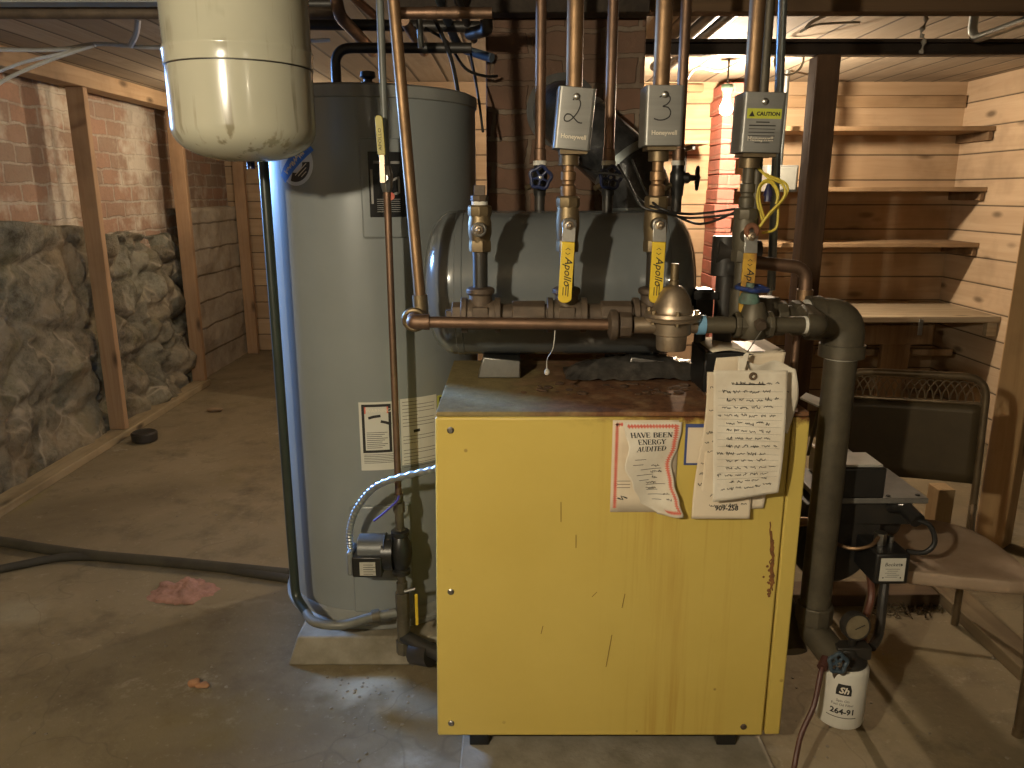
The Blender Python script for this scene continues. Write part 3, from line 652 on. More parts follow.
for px, py, Y, _, ax, lab in GP:
    x = xof(px - 1, 150, Y); zw = zof(py, Y)
    t = thing('gate_valve', lab, 'valve', (x, Y, zw - .06), 'handwheel valves on the grey tank')
    obj('riser_pipe', MB().cyl((x, Y, zw + .05), (x, Y, 1.985), .0135, 16).lathe([(.016, 0), (.016, .03), (.0135, .032)], (x, Y, zw + .042), seg=18), copper_d, t)
    obj('solder_ring', MB().lathe([(.018, 0), (.018, .011), (.0135, .012)], (x, Y, zw + .032), seg=18), white, t)
    k = MB().lathe([(.016, -.045), (.017, -.02), (.02, -.012), (.02, .012), (.016, .02), (.016, .034)], (x, Y, zw), seg=18)
    av = Vector(ax).normalized(); k.lathe([(.014, 0), (.014, .028), (.009, .032), (.006, .05)], (x, Y, zw), av, 14)
    obj('valve_body', k, blackm, t)
    obj('drain_cap', MB().cyl((x - .02, Y - .01, zw - .018), (x - .036, Y - .018, zw - .026), .007, 10), brass, t)
    handwheel(Vector((x, Y, zw)) + av * .05, av, .026, bluew if px < 650 else blackm, t)
    obj('nipple', MB().cyl((x, Y, TZ + TR - .01), (x, Y, zw - .042), .0135, 16), black, t)

# thermostat wires behind the covers
k = []
def wire(pts, r=.0028): return MB().tube(smooth(pts, 7), r, 8)
one('thermostat_wire', wire([at(566, 151, HY + .02), at(580, 165, 1.82), at(597, 172, 1.80), at(625, 178, 1.75), at(640, 205, 1.70), at(662, 212, 1.695), at(690, 218, 1.74), at(735, 214, 1.74)]), wire_k, 'longest black wire, starting below the zone valve cover beside the chimney', 'cable')
one('thermostat_wire', wire([at(632, 160, 1.84), at(645, 190, 1.76), at(660, 208, 1.70), at(690, 214, 1.74), at(735, 209, 1.74)]), wire_k, 'middle one of the black wires sagging toward the caution valve', 'cable')
one('thermostat_wire', wire([at(618, 165, 1.90), at(640, 200, 1.76), at(665, 210, 1.69), at(700, 224, 1.74), at(738, 211, 1.74)]), wire_k, 'lowest of the black wires sagging toward the caution valve', 'cable')

# ------------------------------------------------------------------ right-hand piping
t = thing('feed_pipe', 'brown iron pipe carrying the blue handwheel valve right of the bell shaped valve', 'pipe', (.55, CY, CRZ - .03))
xa, xb = vx + .058, xof(816, 325, CY)
obj('pipe', MB().cyl((xa, CY, CRZ), (xb, CY, CRZ), .0185, 18), iron_g, t)
obj('blue_tape', MB().cyl((xa - .004, CY, CRZ), (xa + .014, CY, CRZ), .0215, 18), mk('pale_blue_tape', (.2, .4, .6), (.1, .25, .4), sc=30, rough=.6), t, label='pale blue sealing tape')
obj('thread_tape', MB().cyl((xof(803, 325, CY), CY, CRZ), (xof(807, 325, CY), CY, CRZ), .0195, 18), white, t)
obj('elbow', MB().tube(fillet([(xof(806, 325, CY), CY, CRZ), (xb + .005, CY, CRZ), (xb + .005, CY + .08, CRZ + .012)], .035), .025, 20), iron_g, t)
gx = xof(753, 322, CY)
t = thing('gate_valve', 'gate valve with a flat blue handwheel holding the paper tags', 'valve', (gx, CY, CRZ - .03))
k = MB().cyl((gx - .042, CY, CRZ), (gx + .042, CY, CRZ), .027, 8).lathe([(.026, -.03), (.031, -.02), (.031, .02), (.024, .04), (.02, .05)], (gx, CY, CRZ), seg=24)
for s_ in (-1, 1): k.cyl((gx + s_ * .042, CY, CRZ), (gx + s_ * .03, CY, CRZ), .030, 8)
obj('valve_body', k, iron_g, t, bev=.002)
obj('bonnet', MB().lathe([(.022, .048), (.023, .056), (.018, .07), (.011, .074), (.009, .092)], (gx - .012, CY, CRZ), seg=20), mk('green_patina', (.10, .19, .15), (.08, .07, .05), sc=30, rough=.7), t, label='green corroded bonnet')
obj('packing_nut', MB().cyl((gx + .004, CY - .03, CRZ + .01), (gx + .004, CY - .046, CRZ + .004), .013, 6), iron, t, bev=.001)
handwheel((gx - .008, CY, zof(288, CY)), (.06, -.08, 1), .031, mk('blue_wheel', (.02, .05, .22), (.015, .02, .06), sc=20, rough=.4), t, thick=.005)

SY = 1.79; SX = .782; ez = zof(318, SY)
t = thing('supply_pipe', 'large dark iron supply pipe with an elbow, running down past the boiler side', 'pipe', (SX, SY, .3))
zbv = .325
obj('pipe', MB().cyl((SX, SY, zbv), (SX, SY, ez - .06), .0375, 28), iron_g, t)
obj('elbow', MB().tube(fillet([(SX - .085, SY, ez), (SX, SY, ez), (SX, SY, ez - .085)], .07, 8), .047, 28).cyl((SX - .09, SY, ez), (SX - .06, SY, ez), .052, 28).cyl((SX, SY, ez - .092), (SX, SY, ez - .062), .052, 28), iron_g, t)
obj('thread_tape', MB().cyl((SX - .094, SY, ez), (SX - .089, SY, ez), .0435, 24), white, t)
obj('thread_tape', MB().cyl((SX, SY, ez - .097), (SX, SY, ez - .091), .039, 24), white, t)
k = MB().cyl((xof(742, 305, SY), SY, ez), (SX - .08, SY, ez), .030, 20)
for q in (.56, .615, .655): k.cyl((q, SY, ez), (q + .024, SY, ez), .041, 10)
k.lathe([(.03, 0), (.03, .03), (.026, .036), (.026, .05)], (.598, SY, ez), seg=16)
obj('cross_fitting', k, iron_g, t, bev=.002)
obj('bottom_coupling', MB().cyl((SX, SY, zbv + .0), (SX, SY, zbv + .05), .046, 10), iron_g, t, bev=.003)
dv = Vector((SX + .03, SY - .10, zbv - .055))
obj('bottom_elbow', MB().tube(fillet([(SX, SY, zbv + .02), (SX, SY, zbv - .025), dv], .05, 8), .038, 22), iron_g, t)
# return stub low on the boiler side
one('return_pipe', MB().tube(fillet([(.667, 1.95, .30), (.76, 1.95, .30), (.76, 1.84, .2)], .05), .035, 20).cyl((.70, 1.95, .30), (.73, 1.95, .30), .044, 12), iron_g, 'iron stub pipe low on the boiler side behind the supply pipe', 'pipe')

# copper bend above
t = thing('copper_bend', 'copper pipe bending down into the iron fitting near the column', 'pipe', (.70, 1.83, ez))
pb = fillet([at(752, 262, 1.83), at(807, 268, 1.83), (xof(807, 268, 1.83), 1.83, ez + .03)], .035, 8)
obj('pipe', MB().tube(pb, .0155, 18), copper_d, t)
obj('fitting', MB().cyl((pb[-1].x, 1.83, ez + .025), (pb[-1].x, 1.83, ez + .062), .019, 18), copper, t)
# galvanised conduit and grey pipe behind the caution cover
g0, g1 = at(783, -8, 1.86), at(771, 290, 1.95)
one('galvanised_pipe', MB().tube([(g0.x, g0.y, 1.985), g0, g1], .0105, 14), galv, 'slim galvanised pipe passing behind the caution cover', 'pipe')
one('grey_pipe', MB().cyl((xof(767, 40, 1.92), 1.92, 1.985), (xof(767, 40, 1.92), 1.92, 1.12), .012, 14), iron_g, 'dull pipe between the copper riser and galvanised pipe over the caution cover', 'pipe')
# black relief fittings behind header on right
rx = xof(727, 260, 1.92)
t = thing('relief_fitting', 'black iron tee fitting standing behind the caution valve', 'fitting', (rx, 1.92, BZ1))
obj('upright', MB().cyl((rx, 1.92, BZ1), (rx, 1.92, zof(268, 1.92)), .024, 18).lathe([(.03, 0), (.034, .006), (.034, .03), (.03, .036)], (rx, 1.92, zof(275, 1.92)), seg=18), black, t)
obj('tee', MB().cyl((rx - .03, 1.92, zof(250, 1.92)), (rx + .075, 1.92, zof(255, 1.92)), .036, 18).cyl((rx - .005, 1.92, zof(275, 1.92)), (rx - .005, 1.92, zof(236, 1.92)), .033, 18), black, t)

# black control box on the boiler, behind the tags
t = thing('control_box', 'black control box with a pale paper lid behind the paper tags', 'control', (.55, 1.86, BZ1))
obj('case', MB().box(xof(706, 350, 1.80), xof(782, 350, 1.80), 1.81, 1.95, BZ1 + .003, BZ1 + .105), blackm, t, bev=.005)
obj('paper_lid', MB().grid(8, 4, lambda u, v: Vector((.475 + .17 * u, 1.785 + .17 * v, BZ1 + .108 + .006 * math.sin(u * 7)))), paper, t, solid=.001)
bx = xof(707, 300, 1.88)
one('aquastat_relay', MB().box(bx - .022, bx + .022, 1.90, 1.96, 1.06, 1.17).box(bx - .03, bx + .034, 1.895, 1.905, 1.145, 1.165).cyl((bx, 1.93, BZ1), (bx, 1.93, 1.07), .015, 12), blackm, 'small black relay box beside the end of the grey tank', 'control', bev=.003)

# ------------------------------------------------------------------ yellow wire coil
k = MB()
loop = lambda pts: k.tube(smooth([at(a, b, Y) for a, b, Y in pts], 7), .0028, 8)
loop([(752, 157, 1.76), (762, 172, 1.735), (785, 183, 1.735), (786, 195, 1.735), (772, 212, 1.735), (757, 230, 1.735), (753, 246, 1.735)])
loop([(753, 159, 1.765), (766, 176, 1.73), (782, 184, 1.73), (784, 197, 1.73), (768, 215, 1.73), (755, 236, 1.73), (757, 244, 1.73)])
loop([(764, 218, 1.745), (759, 198, 1.745), (761, 186, 1.745), (769, 182, 1.745), (776, 190, 1.745), (778, 205, 1.745), (777, 225, 1.745), (772, 231, 1.745), (762, 233, 1.745)])
loop([(763, 222, 1.74), (757, 200, 1.74), (760, 185, 1.74), (770, 180, 1.74), (778, 192, 1.74), (776, 204, 1.74)])
t = thing('wire_coil', 'loose coil of yellow wire hanging from the caution cover', 'cable', at(768, 232, 1.745))
obj('wire', k, wire_y, t)
q = at(768, 196, 1.76); obj('wire_nut', MB().lathe([(.011, 0), (.010, .006), (.004, .026), (0, .027)], q, (0, 0, 1), 12).cyl(q - Vector((0, 0, .012)), q, .008, 10), mk('navy_plastic', (.02, .02, .08), rough=.4), t, label='dark blue wire nut')
q0 = at(752, 155, 1.77); obj('red_wire', MB().tube(smooth([q0, at(751, 170, 1.78), at(752, 186, 1.79)], 5), .0025, 8), mk('red_wire', (.5, .06, .06), rough=.5), t)

# ------------------------------------------------------------------ papers on the boiler
def paper_fn(c, w, h, Y, bend):
    def f(u, v, e=0.0):                     # u -.5..5 across, v 0..1 down
        du, dy, dz = bend(u, v); return Vector((c.x + (u + du) * w, Y + dy - e, c.z - v * h + dz))
    return f
def sheet(f, nu=26, nv=36, clip=None):
    k = MB().grid(nu, nv, lambda a, b: f(a - .5, b)); return k
def plane_txt(f, w, h, e=.0012): return lambda u, v: f(u / w, -v / h, e)      # metres from the sheet's top middle
GL = {'H': (.8, [[(.15, 0), (.15, 1)], [(.65, 0), (.65, 1)]], [[(.15, .5), (.65, .5)]], [(.15, 0), (.15, 1), (.65, 0), (.65, 1)]),
      'A': (.78, [[(.38, 1), (.68, 0)]], [[(.06, 0), (.38, 1)], [(.17, .33), (.58, .33)]], [(.07, 0), (.68, 0)]),
      'V': (.78, [[(.1, 1), (.4, 0)]], [[(.4, 0), (.7, 1)]], [(.1, 1), (.7, 1)]),
      'E': (.72, [[(.15, 0), (.15, 1)]], [[(.1, .97), (.6, .97), (.6, .78)], [(.1, .03), (.63, .03), (.63, .24)], [(.15, .52), (.48, .52)], [(.48, .63), (.48, .41)]], []),
      'B': (.76, [[(.15, 0), (.15, 1)], [(.58, .9), (.58, .64)], [(.63, .42), (.63, .12)]], [[(.1, .97), (.45, .97), (.58, .88)], [(.15, .53), (.45, .53), (.58, .65)], [(.45, .53), (.63, .42)], [(.63, .12), (.48, .03), (.1, .03)]], []),
      'N': (.82, [[(.15, 1), (.68, 0)]], [[(.15, 0), (.15, 1)], [(.68, 0), (.68, 1)]], [(.15, 0), (.12, 1), (.68, 1)]),
      'R': (.8, [[(.15, 0), (.15, 1)], [(.58, .88), (.58, .62)], [(.38, .5), (.68, 0)]], [[(.1, .97), (.45, .97), (.58, .88)], [(.15, .5), (.45, .5), (.58, .62)]], [(.15, 0), (.7, 0)]),
      'G': (.8, [[(.16, .8), (.11, .5), (.16, .2)], [(.66, .06), (.66, .42)]], [[(.66, .74), (.64, .86), (.5, .97), (.32, .97), (.16, .8)], [(.16, .2), (.32, .03), (.5, .03), (.66, .14)]], [(.66, .42)]),
      'Y': (.76, [[(.1, 1), (.38, .48)], [(.38, .48), (.38, 0)]], [[(.66, 1), (.38, .48)]], [(.1, 1), (.66, 1), (.38, 0)]),
      'U': (.8, [[(.15, 1), (.15, .25)]], [[(.15, .25), (.28, .03), (.5, .03), (.65, .25), (.65, 1)]], [(.15, 1), (.65, 1)]),
      'D': (.8, [[(.15, 0), (.15, 1)], [(.66, .75), (.66, .25)]], [[(.1, .97), (.42, .97), (.66, .75)], [(.66, .25), (.42, .03), (.1, .03)]], []),
      'I': (.42, [[(.2, 0), (.2, 1)]], [], [(.2, 0), (.2, 1)]),
      'T': (.74, [[(.37, 0), (.37, 1)]], [[(.05, .8), (.05, .97), (.69, .97), (.69, .8)]], [(.37, 0)]), ' ': (.4, [], [], [])}
def serif(k, t_, size, u0, v0, fn, sx=1.0):      # heavy serif capitals drawn as ribbons
    x = u0 - sum(GL[c_][0] for c_ in t_) * size * sx / 2
    for c_ in t_:
        wd, th, tn, sf = GL[c_]; m_ = lambda q: [(x + a_ * size * sx, v0 + b_ * size) for a_, b_ in q]
        k.strokes([m_(q) for q in th], size * .2, fn).strokes([m_(q) for q in tn], size * .08, fn)
        k.strokes([m_([(a_ - .14, abs(b_ - .03)), (a_ + .14, abs(b_ - .03))]) for a_, b_ in sf], size * .08, fn); x += wd * size * sx
c = at(646, 420, 1.648); w = .148; h = zof(420, 1.645) - zof(512, 1.645)
t = thing('notice_sheet', 'torn red bordered notice about an energy audit stuck on the yellow boiler', 'notice', (c.x, 1.64, c.z - h))
fb = paper_fn(c, w, h, 1.6472, lambda u, v: (0, 0, .0))
obj('back_sheet', sheet(fb, 6, 6), paper, t, solid=.0006)
pf = plane_txt(fb, w, h, .001)
def border(k, f, w, h, sides, inset=.010, step=.0052, bw=.011):
    def mark(u, v, hor):
        pts = [(u - step * .62, v), (u, v - bw * .5), (u + step * .62, v), (u, v + bw * .5)] if hor else [(u - bw * .5, v), (u, v - step * .62), (u + bw * .5, v), (u, v + step * .62)]
        k.add([f(*p) for p in pts], [(0, 1, 2, 3)])
    n = int((w - 2 * inset) / step); m = int((h - 2 * inset) / step)
    if 't' in sides: [mark(-w / 2 + inset + i * step, -inset, True) for i in range(n + 1)]
    if 'b' in sides: [mark(-w / 2 + inset + i * step, -h + inset, True) for i in range(n + 1)]
    if 'l' in sides: [mark(-w / 2 + inset, -inset - i * step, False) for i in range(m + 1)]
    if 'r' in sides: [mark(w / 2 - inset, -inset - i * step, False) for i in range(m + 1)]
k = MB(); border(k, pf, w, h, 'tl'); obj('red_border', k, red, t)
k = MB().strokes([[(-.058, -h + .035), (-.045, -h + .03), (-.05, -h + .04), (-.035, -h + .034)]], .003, pf); [k.strokes([[(-.06, -h + .06 + i * .008), (-.03, -h + .06 + i * .008)]], .0012, pf) for i in range(3)]
obj('print', k, ink, t)
w2 = .098
def pw_(v, ys):
    ks = (0, .1, .25, .45, .65, .85, 1.0); v = max(0, min(1, v))
    for i in range(6):
        if v <= ks[i + 1]:
            a = (v - ks[i]) / (ks[i + 1] - ks[i]); a = a * a * (3 - 2 * a); return ys[i] + (ys[i + 1] - ys[i]) * a
c2 = Vector((0, 0, c.z - .003)); h2 = h * .99
def ff(u, v, e=0.0):
    l, r = pw_(v, (125, 138, 160, 136, 188, 240, 350)), pw_(v, (472, 470, 456, 420, 437, 470, 496))
    zz = l + (r - l) * (u + .5); lift = .004 + .020 * math.sin(PI * min(1, v * 1.1)) * max(0, .5 - u) ** 1.5 + .026 * v ** 2.5 * (.35 + .6 * (u + .5)) + .006 * math.sin(7 * v + 5 * u) * v
    return Vector((xof(600 + zz / 5.91, 460, 1.645), 1.6455 - lift - e, c2.z - v * h2))
fs = obj('front_sheet', sheet(ff), paperb, t, solid=.0006)
pt = plane_txt(ff, w2, h2, .0016)
k = MB(); border(k, pt, w2, h2, 'tr', inset=.009); border(k, lambda u, v: pt(u + .02, v), w2 - .03, h2, 'b', inset=.011); obj('red_border', k, red, fs)
k = MB()
for i, s_ in enumerate(('HAVE BEEN', 'ENERGY', 'AUDITED')): serif(k, s_, .0112, -.003, -.034 - i * .0155, pt, sx=1.02)
rd = random.Random(4)
for i in range(9):
    y = -.083 - i * .012; x0 = -.035 + rd.uniform(0, .02); k.strokes([[(x0, y), (x0 + rd.uniform(.02, .05), y + rd.uniform(-.001, .001))]], .0011, pt)
def scrib(rd, u, v, L, amp):
    pts = []; x = u
    while x < u + L:
        x += rd.uniform(.0006, .0016); pts.append((x, v + rd.uniform(-amp, amp)))
    return pts
for i in range(7): k.strokes([scrib(rd, rd.uniform(-.02, .02), -.10 - .013 * i, rd.uniform(.008, .025), .003)], .0012, pt)
obj('lettering', k, ink, fs)

# bundle of service tags
def tag_thing(name, label, m, px0, px1, y0, y1, Y, bend, lines, seed, cat='tag', w=None):
    c = at((px0 + px1) / 2, y0, Y); w = at(px1, y0, Y).x - at(px0, y0, Y).x; h = zof(y0, Y) - zof(y1, Y)
    t = thing(name, label, cat, (c.x, Y, c.z - h), 'service papers hung on the blue handwheel valve')
    f = paper_fn(c, w, h, Y, bend); obj('sheet', sheet(f), m, t, solid=.0006)
    p = plane_txt(f, w, h, .0013); rd = random.Random(seed); k = MB(); kb = k
    for i in range(lines):
        v = -.022 - (h - .04) * (i + .5) / lines; x = -w * .45 + rd.choice((0, 0, .01, .02, .03)); end = w * .42 - rd.uniform(0, .03)
        while x < end:
            L = rd.uniform(.008, .022); (kb if rd.random() < .16 else k).strokes([scrib(rd, x, v + (x + w / 2) * .03 + rd.uniform(-.002, .002), min(L, end - x + .004), rd.uniform(.0022, .0046))], .0013, p); x += L + rd.uniform(.004, .008)
    return t, p, w, h, k, kb
wav = lambda s, a: (lambda u, v: (.02 * math.sin(3 * v + s), -a * math.sin(PI * v) * (.6 + u) - .006 * math.sin(5 * u + s), 0))
t1, p, w, h, k, kb = tag_thing('service_tag', 'rearmost tan service paper, widest of the bundle hung on the boiler', paper, 716, 786, 355, 511, 1.636, lambda u, v: (-.14 * v - .02 * math.sin(6 * v), .004 * math.sin(5 * u) , .012 * u), 0, 1)
t1, p, w, h, k, kb = tag_thing('service_tag', 'creased tan service paper showing below the front tag with a printed number', paper, 707, 768, 372, 518, 1.630, lambda u, v: (-.09 * v + .03 * math.sin(5 * v), -.006 * math.sin(7 * v) , 0), 12, 2)
k.text('909-258', .016, .012, -h + .02, p, bold=.0005); obj('lettering', k, ink, t1)
t1, p, w, h, k, kb = tag_thing('service_tag', 'crumpled service paper whose corner sticks out behind the front tag', paperb, 738, 796, 359, 425, 1.624, lambda u, v: (.10 * math.sin(2.6 * v) * (u + .5) - .12 * max(0, v - .45) * (u + .5), .007 * math.sin(7 * u + 5 * v), -.016 * (u + .5) + .006 * math.sin(9 * u)), 4, 3)
obj('lettering', k, ink, t1)
def fbend(u, v):
    cut = max(0, v + (u + .5) * .22 - 1.02)
    return (.11 * v * (.5 - u), -.004 - .016 * math.sin(PI * .9 * v) * (.5 + .5 * math.sin(2.5 * u)) - .02 * max(0, u - .3) * v, .28 * max(0, v - .6) * (u + .5) ** 1.3 * .22)
t1, p, w, h, k, kb = tag_thing('service_tag', 'front cream service tag with an eyelet and rows of handwriting', paperb, 713, 787, 370, 501, 1.598, fbend, 15, 5)
k.strokes([[(-.032, -.030), (.032, -.030)]], .0022, p)
for i in range(14): k.strokes([[(-w * .44, -.045 - i * .0155), (w * .44, -.045 - i * .0155)]], .0003, p)
obj('lettering', k, ink, t1)
q = p(0.005, -.012); obj('eyelet', MB().torus(q + Vector((0, -.001, 0)), (0, 1, 0), .0062, .0028), mk('brown_eyelet', (.14, .09, .05), rough=.6), t1)
q2 = at(755, 362, 1.62)
one('tag_wire', MB().tube(smooth([Vector((gx + .004, CY - .048, CRZ - .005)), at(752, 345, 1.63), at(746, 357, 1.62), q], 6), .0012, 6), steel, 'thin wire tying the service tags to the valve', 'wire')
a, b = at(739, 372, 1.6), at(746, 352, 1.6)
one('string_tag', MB().prism([(a.x, a.z), (a.x + .011, a.z + .004), (b.x + .006, b.z - .004), (b.x + .001, b.z), (b.x - .005, b.z - .006)], lambda u, v, q: Vector((u, 1.598 + q + (a.z - v) * .0, v)), .0008), paperb, 'small cream string tag lying over the tops of the service papers', 'tag')
# booklet tucked behind boiler's right edge
one('booklet', MB().hexa([at(800, 399, 1.80), at(828, 412, 1.80), at(832, 404, 1.9), at(806, 394, 1.9)] + [p + Vector((0, 0, .004)) for p in (at(800, 399, 1.80), at(828, 412, 1.80), at(832, 404, 1.9), at(806, 394, 1.9))]), paperw, 'white folded booklet beside the boiler behind the supply pipe', 'booklet')
one('capillary_tube', MB().tube(smooth([at(812, 330, 1.80), at(825, 345, 1.82), at(832, 365, 1.82), at(823, 395, 1.82), at(815, 425, 1.84), at(808, 455, 1.86)], 6), .004, 8), iron_g, 'grey capillary tube looping down in front of the booklet', 'tube')
one('copper_tube', MB().tube([at(797, 330, 1.80), (xof(797, 330, 1.80), 1.80, BZ1)], .009, 12), copper_d, 'slim copper tube down to the boiler top near the tags', 'pipe')

# ------------------------------------------------------------------ water heater
HX, HYc, HR, HB, HT = -.437, 2.458, .325, .09, 1.683
def on_heater(px, py):
    d = ray(px, py); ox, oy = -HX, -HYc
    A = d.x ** 2 + d.y ** 2; B = 2 * (d.x * ox + d.y * oy); C_ = ox * ox + oy * oy - HR ** 2
    tt = (-B - math.sqrt(max(0, B * B - 4 * A * C_))) / (2 * A)
    x, y, z = d.x * tt, d.y * tt, CZ + d.z * tt
    return math.atan2(x - HX, -(y - HYc)), z
def cyl_pt(cx, cy, R): return lambda ang, z, e=0: Vector((cx + (R + e) * math.sin(ang), cy - (R + e) * math.cos(ang), z))
hp = cyl_pt(HX, HYc, HR)
t = heater = thing('water_heater', 'tall grey cylindrical water heater on a concrete slab', 'water heater', (HX, HYc, HB))
obj('body', MB().lathe([(HR, HB + .05), (HR, HT - .032)], (HX, HYc, 0), seg=96), heater_m, t)
obj('lid', MB().lathe([(HR - .004, HT - .04), (HR + .005, HT - .034), (HR + .005, HT - .006), (HR - .006, HT), (HR - .03, HT + .002), (0, HT + .012)], (HX, HYc, 0), seg=96), heater_d, t)
obj('base_ring', MB().lathe([(HR - .01, HB + .001), (HR + .008, HB + .001), (HR + .012, HB + .006), (HR + .012, HB + .018), (HR + .004, HB + .024), (HR + .004, HB + .055), (HR + .001, HB + .06), (HR - .01, HB + .06)], (HX, HYc, 0), seg=96), heater_d, t)
def patch(px0, px1, y0, y1, e0, e1, n=12):
    (a0, z1), (a1, _) = on_heater(px0, (y0 + y1) / 2), on_heater(px1, (y0 + y1) / 2)
    am = (px0 + px1) / 2; z1 = on_heater(am, y0)[1]; z0 = on_heater(am, y1)[1]
    k = MB(); V = []
    for i in range(n + 1):
        a = a0 + (a1 - a0) * i / n
        V += [hp(a, z0, e0), hp(a, z1, e0), hp(a, z1, e1), hp(a, z0, e1)]
    F = [(0, 1, 2, 3), (4 * n + 3, 4 * n + 2, 4 * n + 1, 4 * n)]
    for i in range(n):
        o = 4 * i
        for j in range(4): F.append((o + j, o + 4 + j, o + 4 + (j + 1) % 4, o + (j + 1) % 4))
    k.add(V, F); return k, (a0 + a1) / 2, (z0 + z1) / 2, abs(a1 - a0) * HR, z1 - z0
def label_fn(ac, zc, e): return lambda u, v: hp(ac + u / HR, zc + v, e)
k, ac, zc, pw, ph = patch(361, 406, 138, 238, -.004, .010)
up = obj('access_panel', k, heater_m, t, bev=.005, seg=3)
k, ac, zc, pw, ph = patch(369, 404, 152, 217, .0095, .0115)
st = obj('instruction_sticker', k, mk('sticker_black', (.012, .012, .012), rough=.25), up, label='black instruction sticker')
f = label_fn(ac, zc, .0122); k = MB().strokes([[(-pw * .36, ph * .34), (-pw * .08, ph * .34)], [(pw * .1, ph * .34), (pw * .36, ph * .34)]], .007, f); rd = random.Random(2)
for i in range(7): k.strokes([[(-pw * .3, -ph * .34 - i * .0055 + .02), (pw * .34, -ph * .34 - i * .0055 + .02)]], .0014, f)
k.strokes([[(.0, .005), (.03, .02), (.03, -.02), (.0, -.03)], [(-.04, .04), (-.04, -.05)]], .006, f)
obj('print', k, mk('grey_print', (.32, .31, .29), rough=.4), up)
obj('print', MB().lathe([(.010, 0), (0, .0006)], f(.008, -.03), (0, -1, 0), 20), red, up)
k, ac, zc, pw, ph = patch(353, 412, 505, 611, -.004, .010); obj('access_panel', k, heater_m, t, bev=.005, seg=3)
k, ac, zc, pw, ph = patch(360, 400, 402, 470, 0, .0008); wl_ = obj('warning_label', k, paperw, t)
f = label_fn(ac, zc, .0012); R4 = lambda a, b, c, d: [(a, b), (c, b), (c, d), (a, d), (a, b)]
k = MB(); x0, x1, y0, y1 = -pw * .40, pw * .26, -ph * .22, ph * .45
k.strokes([[(x0, y0), (x0, y1)], [(x1, y0), (x1, y1)], [(x0 - .004, y0), (x1 + .004, y0)], [(x0 - .004, y1), (x1 + .004, y1)]], .008, f)
for i in range(9): k.strokes([[(x0 + .008, -ph * .0 - i * .0058 + .012), (x1 - .008 - (i % 3) * .008, -ph * .0 - i * .0058 + .012)]], .0016, f)
for i in range(6): k.strokes([[(-pw * .42, y0 - .010 - i * .005), (pw * .42, y0 - .010 - i * .005)]], .0014, f)
k.strokes([[(x0 + .015, ph * .27), (x0 + .03, ph * .29), (x0 + .05, ph * .30)], [(x0 + .05, ph * .22), (x0 + .065, ph * .2), (x0 + .08, ph * .17)]], .008, f)
obj('print', k, ink, wl_)
k = MB().add([f(x0 + .004, y1 - .004), f(x1 - .004, y1 - .004), f(x1 - .004, y1 - .024), f(x0 + .004, y1 - .024)], [(0, 1, 2, 3)]); obj('warning_band', k, red, wl_, label='red warning band')
k = MB().text('WARNING', .015, (x0 + x1) / 2 + .006, y1 - .020, label_fn(ac, zc, .0018)); obj('lettering', k, paperb, wl_)
k, ac, zc, pw, ph = patch(401, 437, 397, 463, 0, .0008); l2 = obj('data_label', k, paperw, t)
f = label_fn(ac, zc, .0012); k = MB(); rd = random.Random(8)
for i in range(20):
    if i in (8, 9, 13): continue
    k.strokes([[(-pw * .45, ph * .45 - i * .0105), (pw * (.42 if i % 4 else -.05), ph * .45 - i * .0105)]], .0013, f)
k.strokes([[(-.02, 0), (.0, .002)]], .009, f); obj('print', k, ink, l2)
k, ac, zc, pw, ph = patch(437.6, 452, 394, 452, 0, .0008); l3 = obj('energy_label', k, mk('energy_yellow', (.5, .5, .10), rough=.6), t, label='yellow energy rating label')
f = label_fn(ac - pw / HR * .5, zc, .0014); obj('lettering', MB().text('EN', .028, .006, ph * .36, f, align='LEFT', bold=.0008).strokes([[(.004, .0), (.05, .0)], [(.004, -.02), (.05, -.02)]], .004, f), ink, l3)
# round brand badge
ab, zb_ = on_heater(295, 163)
fb_ = label_fn(ab, zb_, .0008); N = 48
P_ = lambda u, v, e: label_fn(ab, zb_, e)(u, v)
def sect(r, e, a0=0, a1=2 * PI): return MB().grid(N, 8, lambda a, b: P_(r * b * math.cos(a0 + (a1 - a0) * a), r * b * math.sin(a0 + (a1 - a0) * a), e))
bd = obj('badge', sect(.060, .001), mk('badge_white', (.6, .65, .72), rough=.35), t, label='round blue and black badge')
fr = lambda u, v, e=.0024: P_(u * .78 - v * .62, u * .62 + v * .78, e)
obj('black_field', MB().grid(24, 10, lambda a, b: (lambda th, ra: P_(ra * math.cos(th), ra * math.sin(th), .0018))(-1.95 + 2.0 * a, .026 + .024 * b)), blackm, bd)
obj('blue_band', MB().grid(24, 8, lambda a, b: fr(-.064 + .135 * a, -.016 + (.036 - .010 * abs(2 * a - 1) ** 3) * b + .003 * math.sin(3 * a))), ltblue, bd)
k = MB(); rd = random.Random(6); k.strokes([[(-.045 + i * .0016, .002 + rd.uniform(-.009, .010)) for i in range(56)]], .0028, lambda u, v: fr(u, v, .003))
for i in range(3): k.strokes([[(-.020 + i * .007, -.026 - i * .008), (.030 - i * .007, -.026 - i * .008)]], .0025, lambda u, v: fr(u, v, .003))
obj('lettering', k, paperb, bd)
# pipes and fittings on top of the heater
tx = xof(336, 70, 2.45)
one('hot_outlet_pipe', MB().tube(fillet([(tx, 2.45, HT + .01), (tx, 2.45, zof(48, 2.45)), (-.12, 2.45, zof(48, 2.45))], .05, 8), .015, 20), black, 'thick black pipe elbowing out of the water heater top', 'pipe')
q = Vector((xof(368, 80, 2.3), 2.3, HT + .008)); one('relief_valve', MB().lathe([(.02, 0), (.02, .012), (.012, .014), (.012, .02), (.022, .026), (.02, .04), (0, .044)], q, seg=20), black, 'small black knob on the water heater lid', 'knob')

